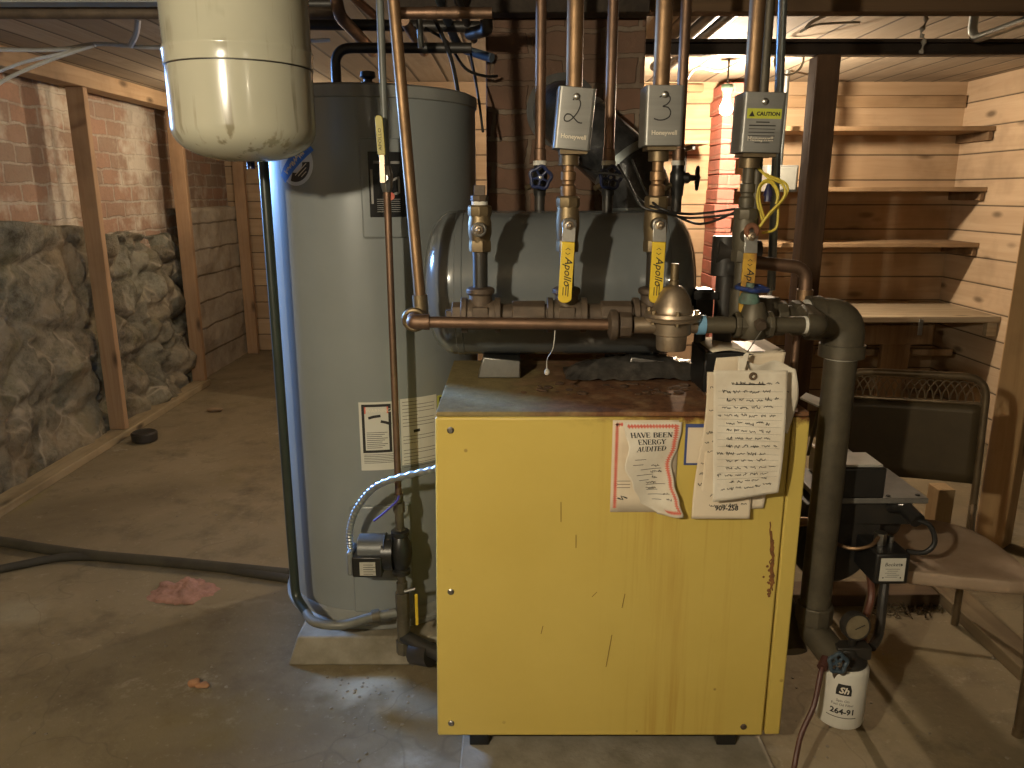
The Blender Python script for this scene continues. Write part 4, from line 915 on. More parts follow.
# black drain pipe in front of the heater
DY = 2.09; dx = -.650
t = thing('drain_pipe', 'dark vertical pipe in front of the water heater, turning at its foot', 'pipe', (dx, DY, .2))
obj('upright', MB().tube(fillet([(dx, DY, 1.62), (dx, DY, .225), (-.60, 2.03, .20)], .03, 6), .0135, 16), mk('dark_green_pipe', (.035, .045, .035), (.02, .025, .02), sc=8, rough=.35), t)
obj('foot_run', MB().tube(smooth([(-.605, 2.036, .203), (-.57, 2.0, .192), (-.49, 1.99, .19), (-.41, 2.02, .198), (-.335, 2.035, .205)], 6), .0135, 14), mk('foot_pipe', (.17, .17, .15), (.11, .105, .09), sc=12, rough=.45), t)
obj('coupling', MB().cyl((-.41, 2.02, .198), (-.388, 2.026, .20), .019, 14), iron_g, t)
# thin pipe with yellow valve, circulator pump
PX, PY = -.320, 2.03
t = thing('circulator_pipe', 'thin pipe with small yellow lever dropping in front of the water heater', 'pipe', (PX, PY, .05))
obj('upper_pipe', MB().cyl((PX, PY, zof(190, PY)), (PX, PY, 1.985), .0095, 14), mk('grey_green_pipe', (.16, .18, .17), (.12, .11, .09), sc=8, rough=.4), t)
obj('lower_pipe', MB().cyl((PX, PY, zof(510, PY)), (PX, PY, zof(192, PY)), .0095, 14), copper_d, t)
zv = zof(178, PY)
vb = obj('stop_valve', MB().lathe([(.011, -.035), (.016, -.02), (.017, .01), (.012, .03)], (PX, PY, zv), seg=8).cyl((PX, PY, zv), (PX, PY - .03, zv), .01, 10), steel, t, bev=.001)
obj('lever_link', MB().obox((PX - .004, PY - .036, zv + .022), (.014, .004, .07)), bronze, vb, bev=.001)
obj('lever', MB().prism([(-.014, .055), (.006, .055), (.002, .142), (-.003, .148), (-.012, .148), (-.017, .142)], lambda u, v, q: Vector((PX + u, PY - .0345 - q, zv + v)), .006), mk('pale_yellow_vinyl', (.5, .42, .09), (.4, .33, .07), sc=30, rough=.5), vb, bev=.0015)
lx = MB().text('APOLLO', .014, .08, -.004, lambda u, v: Vector((PX - .006 - v * .8, PY - .0412, zv + u + .012))); obj('lettering', lx, ink, vb)
k = MB().cyl((PX, PY, zof(654, PY)), (PX, PY, zof(494, PY)), .012, 14)
for (ya, yb, r, sg) in ((494, 502, .013, 16), (502, 512, .017, 8), (512, 528, .0125, 16), (528, 536, .017, 6), (582, 592, .016, 16), (592, 612, .021, 8), (612, 618, .019, 16), (618, 640, .019, 16), (640, 652, .024, 8)):
    k.cyl((PX, PY, zof(yb, PY)), (PX, PY, zof(ya, PY)), r, sg)
obj('fittings', k, iron_g, t, bev=.001)
obj('yellow_lever', MB().obox((xof(416, 605, PY - .03), PY - .02, zof(606, PY)), (.009, .006, .10)), yel, t, bev=.002)
obj('lever_arm', MB().tube([(PX + .01, PY - .02, zof(588, PY)), (xof(416, 580, PY), PY - .02, zof(585, PY))], .005, 8), steel, t)
obj('tee_to_boiler', MB().tube(fillet([(PX, PY, zof(636, PY)), (-.19, 1.95, .11)], .03), .02, 14).cyl((-.29, 2.01, .09), (-.235, 1.98, .10), .036, 14), black, t)
# pump
pz = zof(552, PY)
t = thing('circulator_pump', 'black and grey circulator pump with a rating plate beside the boiler', 'pump', (PX, PY, pz - .06))
obj('volute', MB().lathe([(.016, -.07), (.026, -.066), (.026, -.055), (.02, -.05), (.03, -.03), (.034, 0), (.03, .03), (.02, .05), (.026, .055), (.026, .066), (.016, .07)], (PX, PY, pz), seg=20).cyl((PX - .02, PY, pz), (PX - .05, PY, pz), .05, 24), blackm, t)
mx0, mx1 = xof(359, 555, PY), PX - .042
obj('motor', MB().lathe([(.034, 0), (.042, .004), (.042, mx1 - mx0 - .002), (.046, mx1 - mx0)], (mx0, PY, pz + .012), (1, 0, 0), 28), mk('pump_grey', (.10, .105, .11), rough=.4), t)
jb = obj('junction_box', MB().box(mx0 - .01, mx1 - .004, PY - .055, PY + .01, pz - .052, pz + .01), blackm, t, bev=.004)
obj('rating_plate', MB().box(mx0 + .012, mx1 - .022, PY - .0562, PY - .0548, pz - .045, pz - .004), mk('plate_silver', (.45, .42, .36), (.36, .34, .3), sc=40, rough=.4), jb, label='silver rating plate')
k = MB(); f = FN(PY - .0568)
for i in range(5): k.strokes([[(mx0 + .022, pz - .012 - i * .007), (mx0 + .05 + (i % 2) * .012, pz - .012 - i * .007)]], .0016, f)
obj('print', k, ink, jb)
obj('side_cap', MB().box(mx0 - .026, mx0 - .008, PY - .05, PY + .02, pz - .05, pz + .022), mk('cap_grey', (.18, .185, .18), rough=.4), t, bev=.006)
# armoured conduit
pts = smooth([(mx0 - .02, PY - .015, pz + .02), (mx0 - .018, PY - .015, pz + .08), (mx0 + .015, PY - .04, pz + .16), (mx0 + .09, PY - .09, pz + .245), (-.19, 1.86, zof(468, 1.86)), (-.165, 1.80, zof(464, 1.80))], 26)
k = MB().tube(pts, [.0088 + .0016 * math.sin(i * 1.6) for i in range(len(pts))], 12)
one('armoured_conduit', k, mk('conduit_steel', (.5, .52, .52), (.38, .4, .4), sc=40, rough=.35, metal=.8), 'ribbed steel conduit arching from the pump to the boiler', 'cable', ang=0)
one('purple_tie', MB().tube(smooth([at(374, 521, 1.99), at(384, 513, 1.985), at(396, 502, 1.99), at(399, 496, 2.0)], 5), .003, 8), mk('purple', (.05, .03, .28), rough=.7), 'purple plastic tie on the pipe above the pump', 'tie')

# ------------------------------------------------------------------ expansion tank
EX, EY, ER = -.562, 1.70, .1455
t = thing('expansion_tank', 'cream steel expansion tank hanging from the ceiling pipes', 'tank', (EX, EY, 1.475))
b0 = 1.477; prof = [(0, b0 - .012)] + [(ER * math.sin(PI / 2 * i / 12) ** .8, b0 - .012 + .066 * (1 - math.cos(PI / 2 * i / 12))) for i in range(1, 13)]
prof += [(ER, 1.649), (ER + .002, 1.6495), (ER + .002, 1.673), (ER + .0035, 1.677), (ER + .0035, 1.681), (ER, 1.686), (ER, 1.80)]
prof += [(ER * math.cos(PI / 2 * i / 10) ** .8 if i < 10 else 0, 1.80 + .085 * math.sin(PI / 2 * i / 10)) for i in range(1, 11)]
obj('shell', MB().lathe(prof, (EX, EY, 0), seg=80), xtank_m, t, ang=50)
obj('weld_seam', MB().lathe([(ER - .001, 1.6465), (ER + .0012, 1.6465), (ER + .0012, 1.6487), (ER - .001, 1.6487)], (EX, EY, 0), seg=80), black, t)
q = at(251, 166, EY + .03); obj('air_valve', MB().cyl((q.x, q.y, q.z - .006), (q.x, q.y, b0 + .025), .0085, 12).lathe([(.016, 0), (.016, .006)], (q.x, q.y, b0 + .008), seg=16), mk('navy_cap', (.01, .015, .08), rough=.35), t, label='dark blue valve cap')
obj('hanger_pipe', MB().cyl((EX, EY, 1.87), (EX, EY, HC), .014, 14), black, t)

# pipes in the ceiling tangle
one('cross_pipe', MB().tube([(xof(398, 13, 2.2), 2.2, zof(13, 2.2)), (xof(492, 13, 2.2), 2.2, zof(13, 2.2))], .0145, 16).cyl((xof(426, 13, 2.2), 2.2, zof(13, 2.2)), (xof(437, 13, 2.2), 2.2, zof(13, 2.2)), .0165, 16).cyl((xof(452, 13, 2.2), 2.2, zof(13, 2.2)), (xof(458, 13, 2.2), 2.2, zof(13, 2.2)), .0165, 16), copper_d, 'horizontal copper pipe near the ceiling in front of the water heater', 'pipe')
T = [([(335, -6, 2.35), (338, 14, 2.35), (370, 48, 2.75), (372, 52, 2.9)], .018, copper_d, 'bent copper pipe over the water heater near the expansion tank'),
     ([(352, -4, 2.6), (375, 16, 2.75)], .014, copper_d, 'short copper pipe near the ceiling above the water heater lid'),
     ([(404, 20, 2.3), (424, 52, 2.75)], .015, copper_d, 'slanting copper pipe behind the tall copper drop'),
     ([(419, 16, 2.35), (421, 48, 2.35)], .009, galv, 'short bluish pipe stub under the horizontal copper pipe'),
     ([(436, 8, 2.5), (458, 48, 2.7), (492, 58, 2.62)], .014, mk('blue_grey_pipe', (.10, .13, .16), rough=.45), 'blue grey pipe bending toward the chimney'),
     ([(296, 24, 2.62), (486, 27, 2.62)], .017, black, 'black pipe running across behind the tall copper drop'),
     ([(446, -2, 2.3), (474, 40, 2.72)], .012, black, 'thin black pipe slanting back toward the chimney'),
     ([(486, 20, 2.35), (487, 30, 2.35), (470, 34, 2.45)], .018, black, 'black elbow beside the chimney top')]
for pts, r, m, lab in T:
    P3 = [at(a, b, Y) for a, b, Y in pts]
    if P3[0].z > 1.8 and pts[0][1] < 10: P3[0].z = max(P3[0].z, 1.99)
    one('ceiling_pipe', MB().tube(fillet(P3, .05), r, 14), m, lab, 'pipe')
one('black_cable', MB().tube(smooth([at(430, 10, 2.4), at(442, 35, 2.42), at(452, 62, 2.44), at(458, 92, 2.46)], 6), .006, 8), wire_k, 'black cable running down onto the water heater lid', 'cable')
one('black_cable', MB().tube(smooth([at(425, 28, 2.5), at(447, 42, 2.5), at(465, 68, 2.52), (xof(484, 76, 2.55), 2.55, zof(76, 2.55)), at(497, 76, 2.6)], 6), .0045, 8), wire_k, 'black cable sagging from the ceiling to the chimney', 'cable')
one('black_cable', MB().tube(smooth([at(470, 50, 2.62), at(478, 95, 2.5), at(483, 132, 2.46)], 6), .004, 8), wire_k, 'black cable end hanging beside the chimney bricks', 'cable')
one('white_cable', MB().tube(smooth([(-2.3, 2.95, zof(48, 3.0)), at(40, 50, 3.0), at(95, 44, 3.0), at(130, 46, 3.0), at(175, 47, 3.0), at(330, 40, 3.1)], 6), .0075, 8), wire_w, 'pale cable running level below the ceiling boards', 'cable')
one('white_cable', MB().tube(smooth([(-2.498, 3.2, zof(92, 3.1)), at(-30, 80, 3.05), at(25, 62, 3.03), at(60, 54, 3.0), at(95, 45, 2.99)], 6), .006, 8), wire_w, 'pale cable, upper of two rising to the cable bundle', 'cable')
one('white_cable', MB().tube(smooth([(-2.498, 3.1, zof(118, 3.05)), at(-30, 97, 2.98), at(10, 77, 2.98), at(50, 60, 2.98), at(95, 45, 2.975)], 6), .007, 8), wire_w, 'pale cable, lower of two rising to the cable bundle', 'cable')
one('cable_strap', MB().tube(smooth([at(138, 20, 2.95), at(136, 34, 2.96), at(130, 46, 2.98)], 5), .011, 8), wire_w, 'pale cable strap holding the bundle below the ceiling', 'strap')
one('white_cable', MB().tube(smooth([at(845, 4, 2.75), at(828, 14, 2.8), at(812, 22, 2.85), at(806, 28, 2.9)], 6), .006, 8), wire_w, 'white cable curving down above the dark column', 'cable')
one('white_cable', MB().tube(smooth([at(860, 22, 2.9), at(835, 23, 2.9), at(815, 25, 2.9), at(800, 32, 2.9)], 6), .004, 8), wire_w, 'thin white cable above the iron beam', 'cable')
one('lamp_cord', MB().tube(smooth([at(684, 84, 4.2), at(697, 68, 4.2), at(720, 71, 4.2), at(742, 62, 4.2), at(752, 66, 4.1)], 6), .006, 8), wire_w, 'pale cord looping below the ceiling to the bare lamp', 'cable')
one('loop_cable', MB().torus(at(789, 60, 3.6), (.2, 1, .1), .06, .005), wire_w, 'ring of pale cable hanging beside the dark column', 'cable')

# ------------------------------------------------------------------ shelves, bench
def shelf(z, x0, x1, Yf, label):
    t = thing('wall_shelf', label, 'shelf', ((x0 + x1) / 2, 4.7, z - .1), 'shelves on the board wall')
    obj('board', MB().box(x0, x1, Yf, 4.898, z - .026, z), shelf_m, t, bev=.003)
    obj('end_cleat', MB().box(x1 - .03, x1 - .004, Yf + .012, 4.895, z - .075, z - .0265), benchleg_m, t, bev=.002)
shelf(zof(126, 4.55), 1.32, XR - .003, 4.55, 'pine wall shelf, top of three near the lamp')
shelf(zof(187, 4.55), 1.32, XR - .003, 4.55, 'pine wall shelf, middle of three behind the column')
shelf(zof(243, 4.55), 1.32, XR - .003, 4.55, 'pine wall shelf, lowest of three above the workbench')
t = thing('small_shelf', 'small pine shelf with a metal bracket beside the pink brick pier', 'shelf', (1.0, 4.7, 1.5))
z = zof(140, 4.6); obj('board', MB().box(.55, 1.13, 4.6, 4.898, z - .022, z), shelf_m, t, bev=.003)
x = xof(694, 160, 4.62); obj('bracket', MB().box(x - .013, x + .013, 4.868, 4.896, z - .22, z - .023).box(x - .01, x + .01, 4.64, 4.88, z - .05, z - .023), blackm, t, bev=.002)
one('wall_batten', MB().box(1.3, XR - .01, 4.87, 4.898, 1.90, 1.97), shelf_m, 'pale batten nailed along the top of the board wall', 'board', bev=.003)
one('small_batten', MB().box(.45, 1.14, 4.86, 4.898, zof(90, 4.88) - .012, zof(90, 4.88) + .03), shelf_m, 'pale batten on the wall beside the bare lamp', 'board', bev=.003)
t = thing('workbench', 'wooden workbench with dusty top against the board wall', 'workbench', (2.0, 4.58, 0))
obj('top', MB().box(1.3, XR - .003, 4.25, 4.895, .70, .735), bench_m, t, bev=.004)
for x in (1.35, 2.12): obj('leg', MB().box(x, x + .16, 4.32, 4.36, 0, .699).box(x + .115, x + .16, 4.36, 4.46, 0, .699), benchleg_m, t, bev=.004)
obj('apron', MB().box(1.33, 2.38, 4.29, 4.318, .57, .68), benchleg_m, t, bev=.003)
obj('lower_rail', MB().box(1.8, 2.6, 4.45, 4.5, .47, .51), benchleg_m, t, bev=.003)
x = XR - .06; obj('end_block', MB().box(x, XR - .004, 4.27, 4.31, .62, .698), bench_m, t, bev=.002)
obj('hasp', MB().box(2.27, 2.295, 4.245, 4.25, .63, .72), steel, t, bev=.001)
# grey electrical box behind the column
t = thing('fuse_box', 'grey fuse box behind the yellow wire coil', 'box', (1.5, 4.6, 1.3))
c0, c1 = at(768, 165, 4.4), at(797, 192, 4.4)
obj('case', MB().box(c0.x, c1.x, 4.4, 4.53, c1.z, c0.z), mk('grey_box', (.17, .175, .16), (.13, .13, .12), sc=8, rough=.5), t, bev=.006)
obj('cover_plate', MB().box(c0.x + .01, c1.x - .01, 4.395, 4.40, c1.z + .012, c0.z - .012), mk('grey_cover', (.22, .225, .2), rough=.5), t, bev=.003)
obj('conduit', MB().cyl(((c0.x + c1.x) / 2, 4.46, c0.z - .005), ((c0.x + c1.x) / 2, 4.46, HC), .014, 12).cyl(((c0.x + c1.x) / 2, 4.46, c1.z + .01), ((c0.x + c1.x) / 2, 4.46, .74), .014, 12), galv, t)

# ------------------------------------------------------------------ lamps
def emit(name, col, s_):
    m = bpy.data.materials.new(name); m.use_nodes = True; b = m.node_tree.nodes['Principled BSDF']
    b.inputs['Base Color'].default_value = (.8, .8, .8, 1); b.inputs['Emission Color'].default_value = (*col, 1); b.inputs['Emission Strength'].default_value = s_
    return m
def lamp(p, label, m, r=.032, hang=True):
    p = Vector(p); t = thing('bare_bulb', label, 'lamp', p - Vector((0, 0, r)))
    k = MB().lathe([(0, -r), (r * .5, -r * .87), (r * .87, -r * .5), (r, 0), (r * .9, r * .45), (r * .6, r * .95), (.014, r * 1.5), (.013, r * 1.8)], p, seg=14)
    obj('bulb', k, m, t)
    obj('socket', MB().lathe([(.0145, r * 1.7), (.02, r * 1.8), (.022, r * 2.6), (.03, r * 3.0), (.03, r * 3.6), (.01, r * 3.8)], p, seg=20), mk('green_socket', (.10, .17, .12), rough=.5), t)
    if hang: obj('cord', MB().cyl(p + Vector((0, 0, r * 3.7)), (p.x, p.y, HC), .005, 8), wire_k, t)
KEY = (1.0, .87, .64)
lamp(at(726, 109, 4.1), 'glowing bare bulb in a green socket beside the caution cover', emit('bulb_glow', (1, .80, .58), 2500))
lamp((-1.62, 5.0, 1.86), 'assumed unseen bare bulb hanging over the floor by the stone wall studs', emit('assumed_far_bulb_glow', (1, .80, .57), 520))  # assumed lamp hidden behind the expansion tank, added to brighten the left wall
lamp((-.84, -.4, 1.77), 'assumed unseen bare bulb hanging on the near side of the cellar by the stone wall', emit('assumed_near_bulb_glow', KEY, 3300))  # assumed key light behind the camera, placed from the direction of the shadows
lamp((1.1, -1.5, 1.85), 'dim unseen fill bulb added on the near side of the cellar facing the chair', emit('fill_bulb_glow', KEY, 300))  # fill light added behind the camera to lift the post and chair

# daylight through the assumed window, spread narrowed onto the water heater
A = bpy.data.lights.new('daylight', 'AREA'); A.shape = 'RECTANGLE'; A.size = .38; A.size_y = .58; A.energy = 40; A.color = (.22, .47, 1.0)
ao = bpy.data.objects.new('daylight', A); COL.objects.link(ao); ao.location = (XL - .05, (W0 + W1) / 2, (WZ0 + WZ1) / 2)
ao.rotation_euler = (Vector((-.68, 2.50, 1.0)) - ao.location).to_track_quat('-Z', 'Y').to_euler(); A.spread = math.radians(46)

# ------------------------------------------------------------------ oil burner
BY = 1.98
t = thing('oil_burner', 'black oil burner with control box on the side of the yellow boiler', 'burner', (.90, BY, .28))
obj('air_tube', MB().cyl((.667, BY, .50), (.85, BY, .50), .062, 28).cyl((.667, BY, .50), (.685, BY, .50), .10, 28), black, t)
obj('fan_housing', MB().lathe([(.07, -.085), (.098, -.08), (.105, -.07), (.105, .07), (.098, .08), (.07, .085)], (.865, BY, .475), (0, 1, 0), 40).box(.78, .985, BY - .08, BY + .085, .47, .60), black, t, bev=.004)
tp = obj('igniter_lid', MB().box(.80, 1.085, BY - .11, BY + .12, .615, .631), mk('lid_grey', (.17, .16, .14), (.11, .10, .09), sc=20, rough=.45), t, bev=.003)
for px_, py_ in ((1.065, BY - .09), (1.065, BY + .1), (.985, BY - .095)): obj('lid_screw', MB().lathe([(.006, 0), (.006, .003), (0, .005)], (px_, py_, .631), seg=10), blackm, tp)
obj('igniter_case', MB().box(.815, 1.06, BY - .085, BY + .10, .545, .615), black, t, bev=.004)
ob = obj('control_relay', MB().box(.845, .965, BY - .115, BY - .0, .632, .715), blackm, t, bev=.005)
obj('relay_cap', MB().box(.853, .957, BY - .108, BY - .006, .715, .722), mk('pale_cap', (.42, .40, .35), rough=.5), ob, bev=.002)
obj('wire_cover', MB().prism([(.85, .632), (.99, .632), (.99, .67), (.95, .70), (.85, .71)], lambda u, v, q: Vector((u, BY + .02 + q, v)), .09), mk('grey_cover2', (.34, .33, .3), rough=.4), t, bev=.006)
cx_, cz_ = .958, .479
pm = obj('fuel_pump', MB().box(cx_ - .043, cx_ + .043, BY - .212, BY - .09, cz_ - .040, cz_ + .044), blackm, t, bev=.006)
obj('pump_stem', MB().cyl((cx_, BY - .11, cz_), (cx_, BY - .06, cz_), .03, 18).cyl((cx_ - .008, BY - .15, cz_ + .04), (cx_ - .008, BY - .15, cz_ + .075), .016, 8).cyl((cx_ + .025, BY - .14, cz_ + .04), (cx_ + .025, BY - .14, cz_ + .06), .008, 8), steel, pm)
lw = .036
out = [(cx_ + lw * max(-.87, min(.87, 1.25 * math.cos(2 * PI * i / 32))), cz_ + .002 + lw * max(-.87, min(.87, 1.25 * math.sin(2 * PI * i / 32)))) for i in range(32)]
obj('pump_label', MB().prism(out, lambda u, v, q: Vector((u, BY - .2125 - q, v)), .001), paperw, pm, label='white rounded maker label')
f = FN(BY - .2140); k = MB().text('Beckett', .014, cx_, cz_ + .012, f, shear=.2)
for i in range(5): k.strokes([[(cx_ - .018 + (i % 2) * .005, cz_ + .004 - i * .0055), (cx_ + .018 - (i % 3) * .004, cz_ + .004 - i * .0055)]], .0011, f)
for a_, b_ in ((-.022, -.02), (.022, -.02), (.022, .015)): k.lathe([(.002, 0), (0, .0003)], (cx_ + a_, BY - .2138, cz_ + b_), (0, -1, 0), 8)
obj('lettering', k, ink, pm)
obj('motor', MB().lathe([(.04, 0), (.056, .006), (.058, .09), (.048, .105), (.02, .11)], (.96, BY + .02, .525), (1, 0, 0), 28), black, t)
obj('cable_plug', MB().cyl((1.01, BY - .14, .615), (1.022, BY - .185, .60), .019, 14).cyl((.99, BY - .1, .60), (1.01, BY - .14, .615), .012, 12), blackm, t)
obj('cable', MB().tube(smooth([(1.02, BY - .18, .602), (1.05, BY - .19, .590), (1.062, BY - .2, .55), (1.04, BY - .2, .522), (1.0, BY - .19, .52)], 7), .0065, 10), wire_k, t)
obj('nozzle_line', MB().tube(smooth([(.82, BY - .10, .52), (.86, BY - .17, .52), (.91, BY - .18, .53), (.94, BY - .16, .545)], 6), .005, 8), copper, t)
obj('oil_line', MB().tube(smooth([(.965, BY - .17, .445), (.955, BY - .19, .38), (.945, BY - .21, .30), (.91, 1.73, .285)], 6), .012, 10), black, t)
obj('oil_line', MB().tube(smooth([(.935, BY - .14, .445), (.92, BY - .2, .40), (.905, BY - .21, .33), (.89, 1.73, .29)], 6), .009, 8), mk('red_line', (.13, .05, .03), rough=.5), t)
obj('pipe_stub', MB().cyl((.668, 1.86, .57), (.80, 1.86, .57), .012, 12), copper, t)

# ------------------------------------------------------------------ oil filter with gauge
FX, FY = .832, 1.70; fzb, fzt = zof(722, FY) + .015, zof(660, FY)
t = thing('oil_filter', 'white oil filter canister with black lettering beside the boiler foot', 'filter', (FX, FY, fzb))
obj('canister', MB().lathe([(0, fzb + .004), (.048, fzb), (.056, fzb + .006), (.058, fzb + .014), (.058, fzt - .012), (.054, fzt - .003), (.05, fzt)], (FX, FY, 0), seg=48), mk('filter_white', (.66, .64, .57), (.6, .57, .5), sc=6, rough=.35), t)
obj('head', MB().lathe([(.05, fzt - .002), (.052, fzt + .01), (.03, fzt + .022), (.024, fzt + .04)], (FX, FY, 0), seg=24).box(FX - .03, FX + .055, FY - .02, FY + .02, fzt + .012, fzt + .045), black, t, bev=.003)
fp_ = cyl_pt(FX, FY, .0587); f0 = lambda u, v: fp_(u / .0587 - .35, fzt - .045 + v)
k = MB().grid(12, 6, lambda a, b: fp_((-.5 + a) * (.036 - .018 * max(0, b - .55)) / .0587 - .35, fzt - .062 + .030 * b, .0003))
obj('logo', k, ink, t)
obj('logo_lettering', MB().text('Sh', .024, 0, -.0115, lambda u, v: fp_(u / .0587 - .35, fzt - .045 + v, .0008), shear=.25, bold=.0007), paperb, t)
k = MB().text('264-91', .021, .002, -.070, f0, bold=.0007)
for i, (s_, z_) in enumerate((('Spin On', -.036), ('Fuel Oil Filter', -.047))): k.text(s_, .0095, 0, z_, f0)
k.strokes([[(-.036, -.080), (.036, -.080)]], .002, f0)
obj('lettering', k, ink, t)
gq = at(857, 627, FY - .03)
gg = obj('gauge', MB().lathe([(.030, -.024), (.034, -.02), (.035, 0), (.033, .004), (.030, .004), (.030, .001), (0, .001)], gq, (.1, -1, .15), 36), black, t)
dl = obj('gauge_dial', MB().lathe([(.030, 0), (0, .0006)], gq + Vector((0, -.0022, 0)), (.1, -1, .15), 32), mk('dial_tan', (.20, .165, .10), (.13, .10, .06), sc=30, rough=.3), gg, label='tan gauge dial')
obj('needle', MB().cyl(gq + Vector((-.006, -.0055, -.004)), gq + Vector((.016, -.0055, .008)), .0012, 6), ink, gg)
obj('gauge_stem', MB().tube([gq + Vector((0, .01, -.02)), (FX + .012, FY, fzt + .04)], .009, 10), black, t)
# drain valve with its little blue wheel
t = thing('drain_valve', 'small drain valve with blue handwheel above the white filter', 'valve', (dv.x, dv.y, dv.z - .04))
hwc = at(838, 663, dv.y - .075)
obj('valve_body', MB().cyl(dv + Vector((0, .01, 0)), dv + Vector((.0, -.035, -.012)), .026, 14).cyl(dv + Vector((0, -.03, -.01)), hwc, .010, 12), iron, t)
handwheel(hwc, (.1, -1, .25), .021, mk('steel_blue', (.06, .09, .12), (.03, .045, .06), sc=20, rough=.4), t, thick=.005)
h0 = dv + Vector((-.03, -.01, -.03)); 
one('red_hose', MB().tube(smooth([dv + Vector((-.034, -.005, .0)), at(821, 672, 1.66), at(814, 705, 1.63), at(801, 735, 1.60), at(794, 768, 1.56), flo(790, 790) + Vector((0, 0, .01))], 7), .0065, 10).cyl(dv + Vector((-.034, -.005, .012)), at(822, 668, 1.665), .013, 10), mk('dark_red_hose', (.09, .035, .025), (.06, .025, .02), sc=10, rough=.5), 'dark red hose hanging to the floor beside the boiler corner', 'hose')

# ------------------------------------------------------------------ folding chair
ca = math.radians(-14); cr = Vector((math.cos(ca), math.sin(ca), 0)); cb = Vector((-math.sin(ca), math.cos(ca), 0))
CW = .40; FR = Vector((1.338, 1.765, 0)); C0 = FR - cr * CW / 2
cp = lambda u, d, z: C0 + cr * u + cb * d + Vector((0, 0, z))
brown_m = mk('chair_brown', (.075, .055, .028), (.05, .036, .02), sc=7, rough=.4, metal=.25)
frame_m = mk('chair_tube', (.20, .15, .09), (.12, .085, .05), sc=12, rough=.3, metal=.6)
seat_m = mk('worn_seat', (.38, .28, .2), (.28, .2, .13), sc=8, rough=.6)
t = thing('folding_chair', 'brown metal folding chair with lattice back beside the oil burner', 'chair', C0 + cb * .28)
def seat_out(s_=1.0):
    L = [(-.185, -.02), (.185, -.02)]
    rt = [(.193, .0), (.196, .06), (.186, .16), (.16, .27), (.11, .345), (.04, .365)]
    o = L + rt + [(-u, d) for u, d in reversed(rt)]; return [(u * s_, .17 + (d - .17) * s_) for u, d in o]
V = []; rings = [(.985, .405), (1.0, .412), (1.0, .438), (.985, .447), (.93, .449), (.6, .441), (.25, .437)]
n = len(seat_out()); k = MB()
for s_, z in rings: V += [cp(u, d, z) for u, d in seat_out(s_)]
F = []
for i in range(len(rings) - 1):
    for j in range(n): F.append((i * n + j, i * n + (j + 1) % n, (i + 1) * n + (j + 1) % n, (i + 1) * n + j))
F += [tuple(range(n - 1, -1, -1)), tuple((len(rings) - 1) * n + j for j in range(n))]
obj('seat', MB().add(V, F), seat_m, t, sub=1, ang=60)
BH = .842; hw = .208
bd_ = lambda z: .555 + (.10 * (z - .45) if z > .45 else 0)
side = lambda s_: [cp(s_ * hw, .56, 0), cp(s_ * hw, .558, .3), cp(s_ * hw, bd_(.5), .5), cp(s_ * hw, bd_(BH), BH)]
fr_pts = fillet([cp(-hw, .56, .0), cp(-hw, .556, .45), cp(-hw, bd_(BH), BH), cp(hw, bd_(BH), BH), cp(hw, .556, .45), cp(hw, .56, .0)], .07, 8)
obj('back_frame', MB().tube(fr_pts, .0115, 14), frame_m, t)
zr = .758
obj('middle_rail', MB().tube(fillet([cp(-hw, bd_(zr - .03), zr - .03), cp(-hw + .01, bd_(zr), zr), cp(hw - .01, bd_(zr), zr), cp(hw, bd_(zr - .03), zr - .03)], .02), .006, 10), frame_m, t)
k = MB(); zt_ = BH - .012
for i in range(17):
    u0 = -.185 + i * .0232; pts = [(u0 - .035, zr), (u0 - .030, zr + .03), (u0 - .012, zt_ - .012), (u0, zt_ - .004), (u0 + .012, zt_ - .012), (u0 + .030, zr + .03), (u0 + .035, zr)]
    pts = [(max(-.195, min(.195, u)), z) for u, z in pts]
    k.tube(smooth([cp(u, bd_(z), z) for u, z in pts], 3), .0018, 6)
obj('lattice', k, frame_m, t)
def bp(u, v, e):
    z = .50 + (zr - .004 - .50) * v; return cp((u - .5) * 2 * (hw - .008), bd_(z) + e + .012 * (1 - (2 * u - 1) ** 2), z)
k = MB().grid(14, 8, lambda u, v: bp(u, v, 0)); bpn = obj('back_panel', k, brown_m, t, solid=.004)
for s_ in (-1, 1):
    obj('leg', MB().tube([cp(s_ * hw, 0.0, .0), cp(s_ * hw * .99, .0, .2), cp(s_ * .18, .01, .412)], .0125, 12).cyl(cp(s_ * hw, 0, 0), cp(s_ * hw, 0, .02), .0145, 12), frame_m, t)
obj('stretcher', MB().cyl(cp(-hw, .557, .18), cp(hw, .557, .18), .007, 10), frame_m, t)
for s_ in (-1, 1): obj('seat_bracket', MB().tube([cp(s_ * .14, .33, .41), cp(s_ * hw, .556, .43)], .008, 8), frame_m, t)

# ------------------------------------------------------------------ right post, sills, stubs
R = Matrix.Rotation(math.radians(38), 3, 'Z')
one('support_post', MB().obox((1.985, 2.93, 1.024), (.10, .11, 2.046), R), wood('post_wood', (.42, .27, .13), (.30, .18, .08), 2), 'rough pine post standing behind the folding chair', 'post', bev=.006)
one('sill_board', MB().box(.80, 1.49, 2.42, 2.52, 0, .045), wood('sill_dark', (.13, .085, .045), (.08, .05, .03), 0), 'dark board on the floor crossing behind the oil burner', 'board', bev=.004)
one('sill_board', MB().box(1.50, 1.60, 2.0, 2.75, 0, .045), wood('sill_y', (.20, .15, .085), (.12, .085, .05), 1), 'dusty board on the floor running under the folding chair', 'board', bev=.004)
q = at(947, 490, 2.8); one('wood_stub', MB().box(q.x - .03, q.x + .035, 2.8, 2.88, 0, q.z), wood('stub', (.36, .26, .14), (.26, .17, .08), 2), 'short pale wood block standing behind the chair back', 'block', bev=.004)
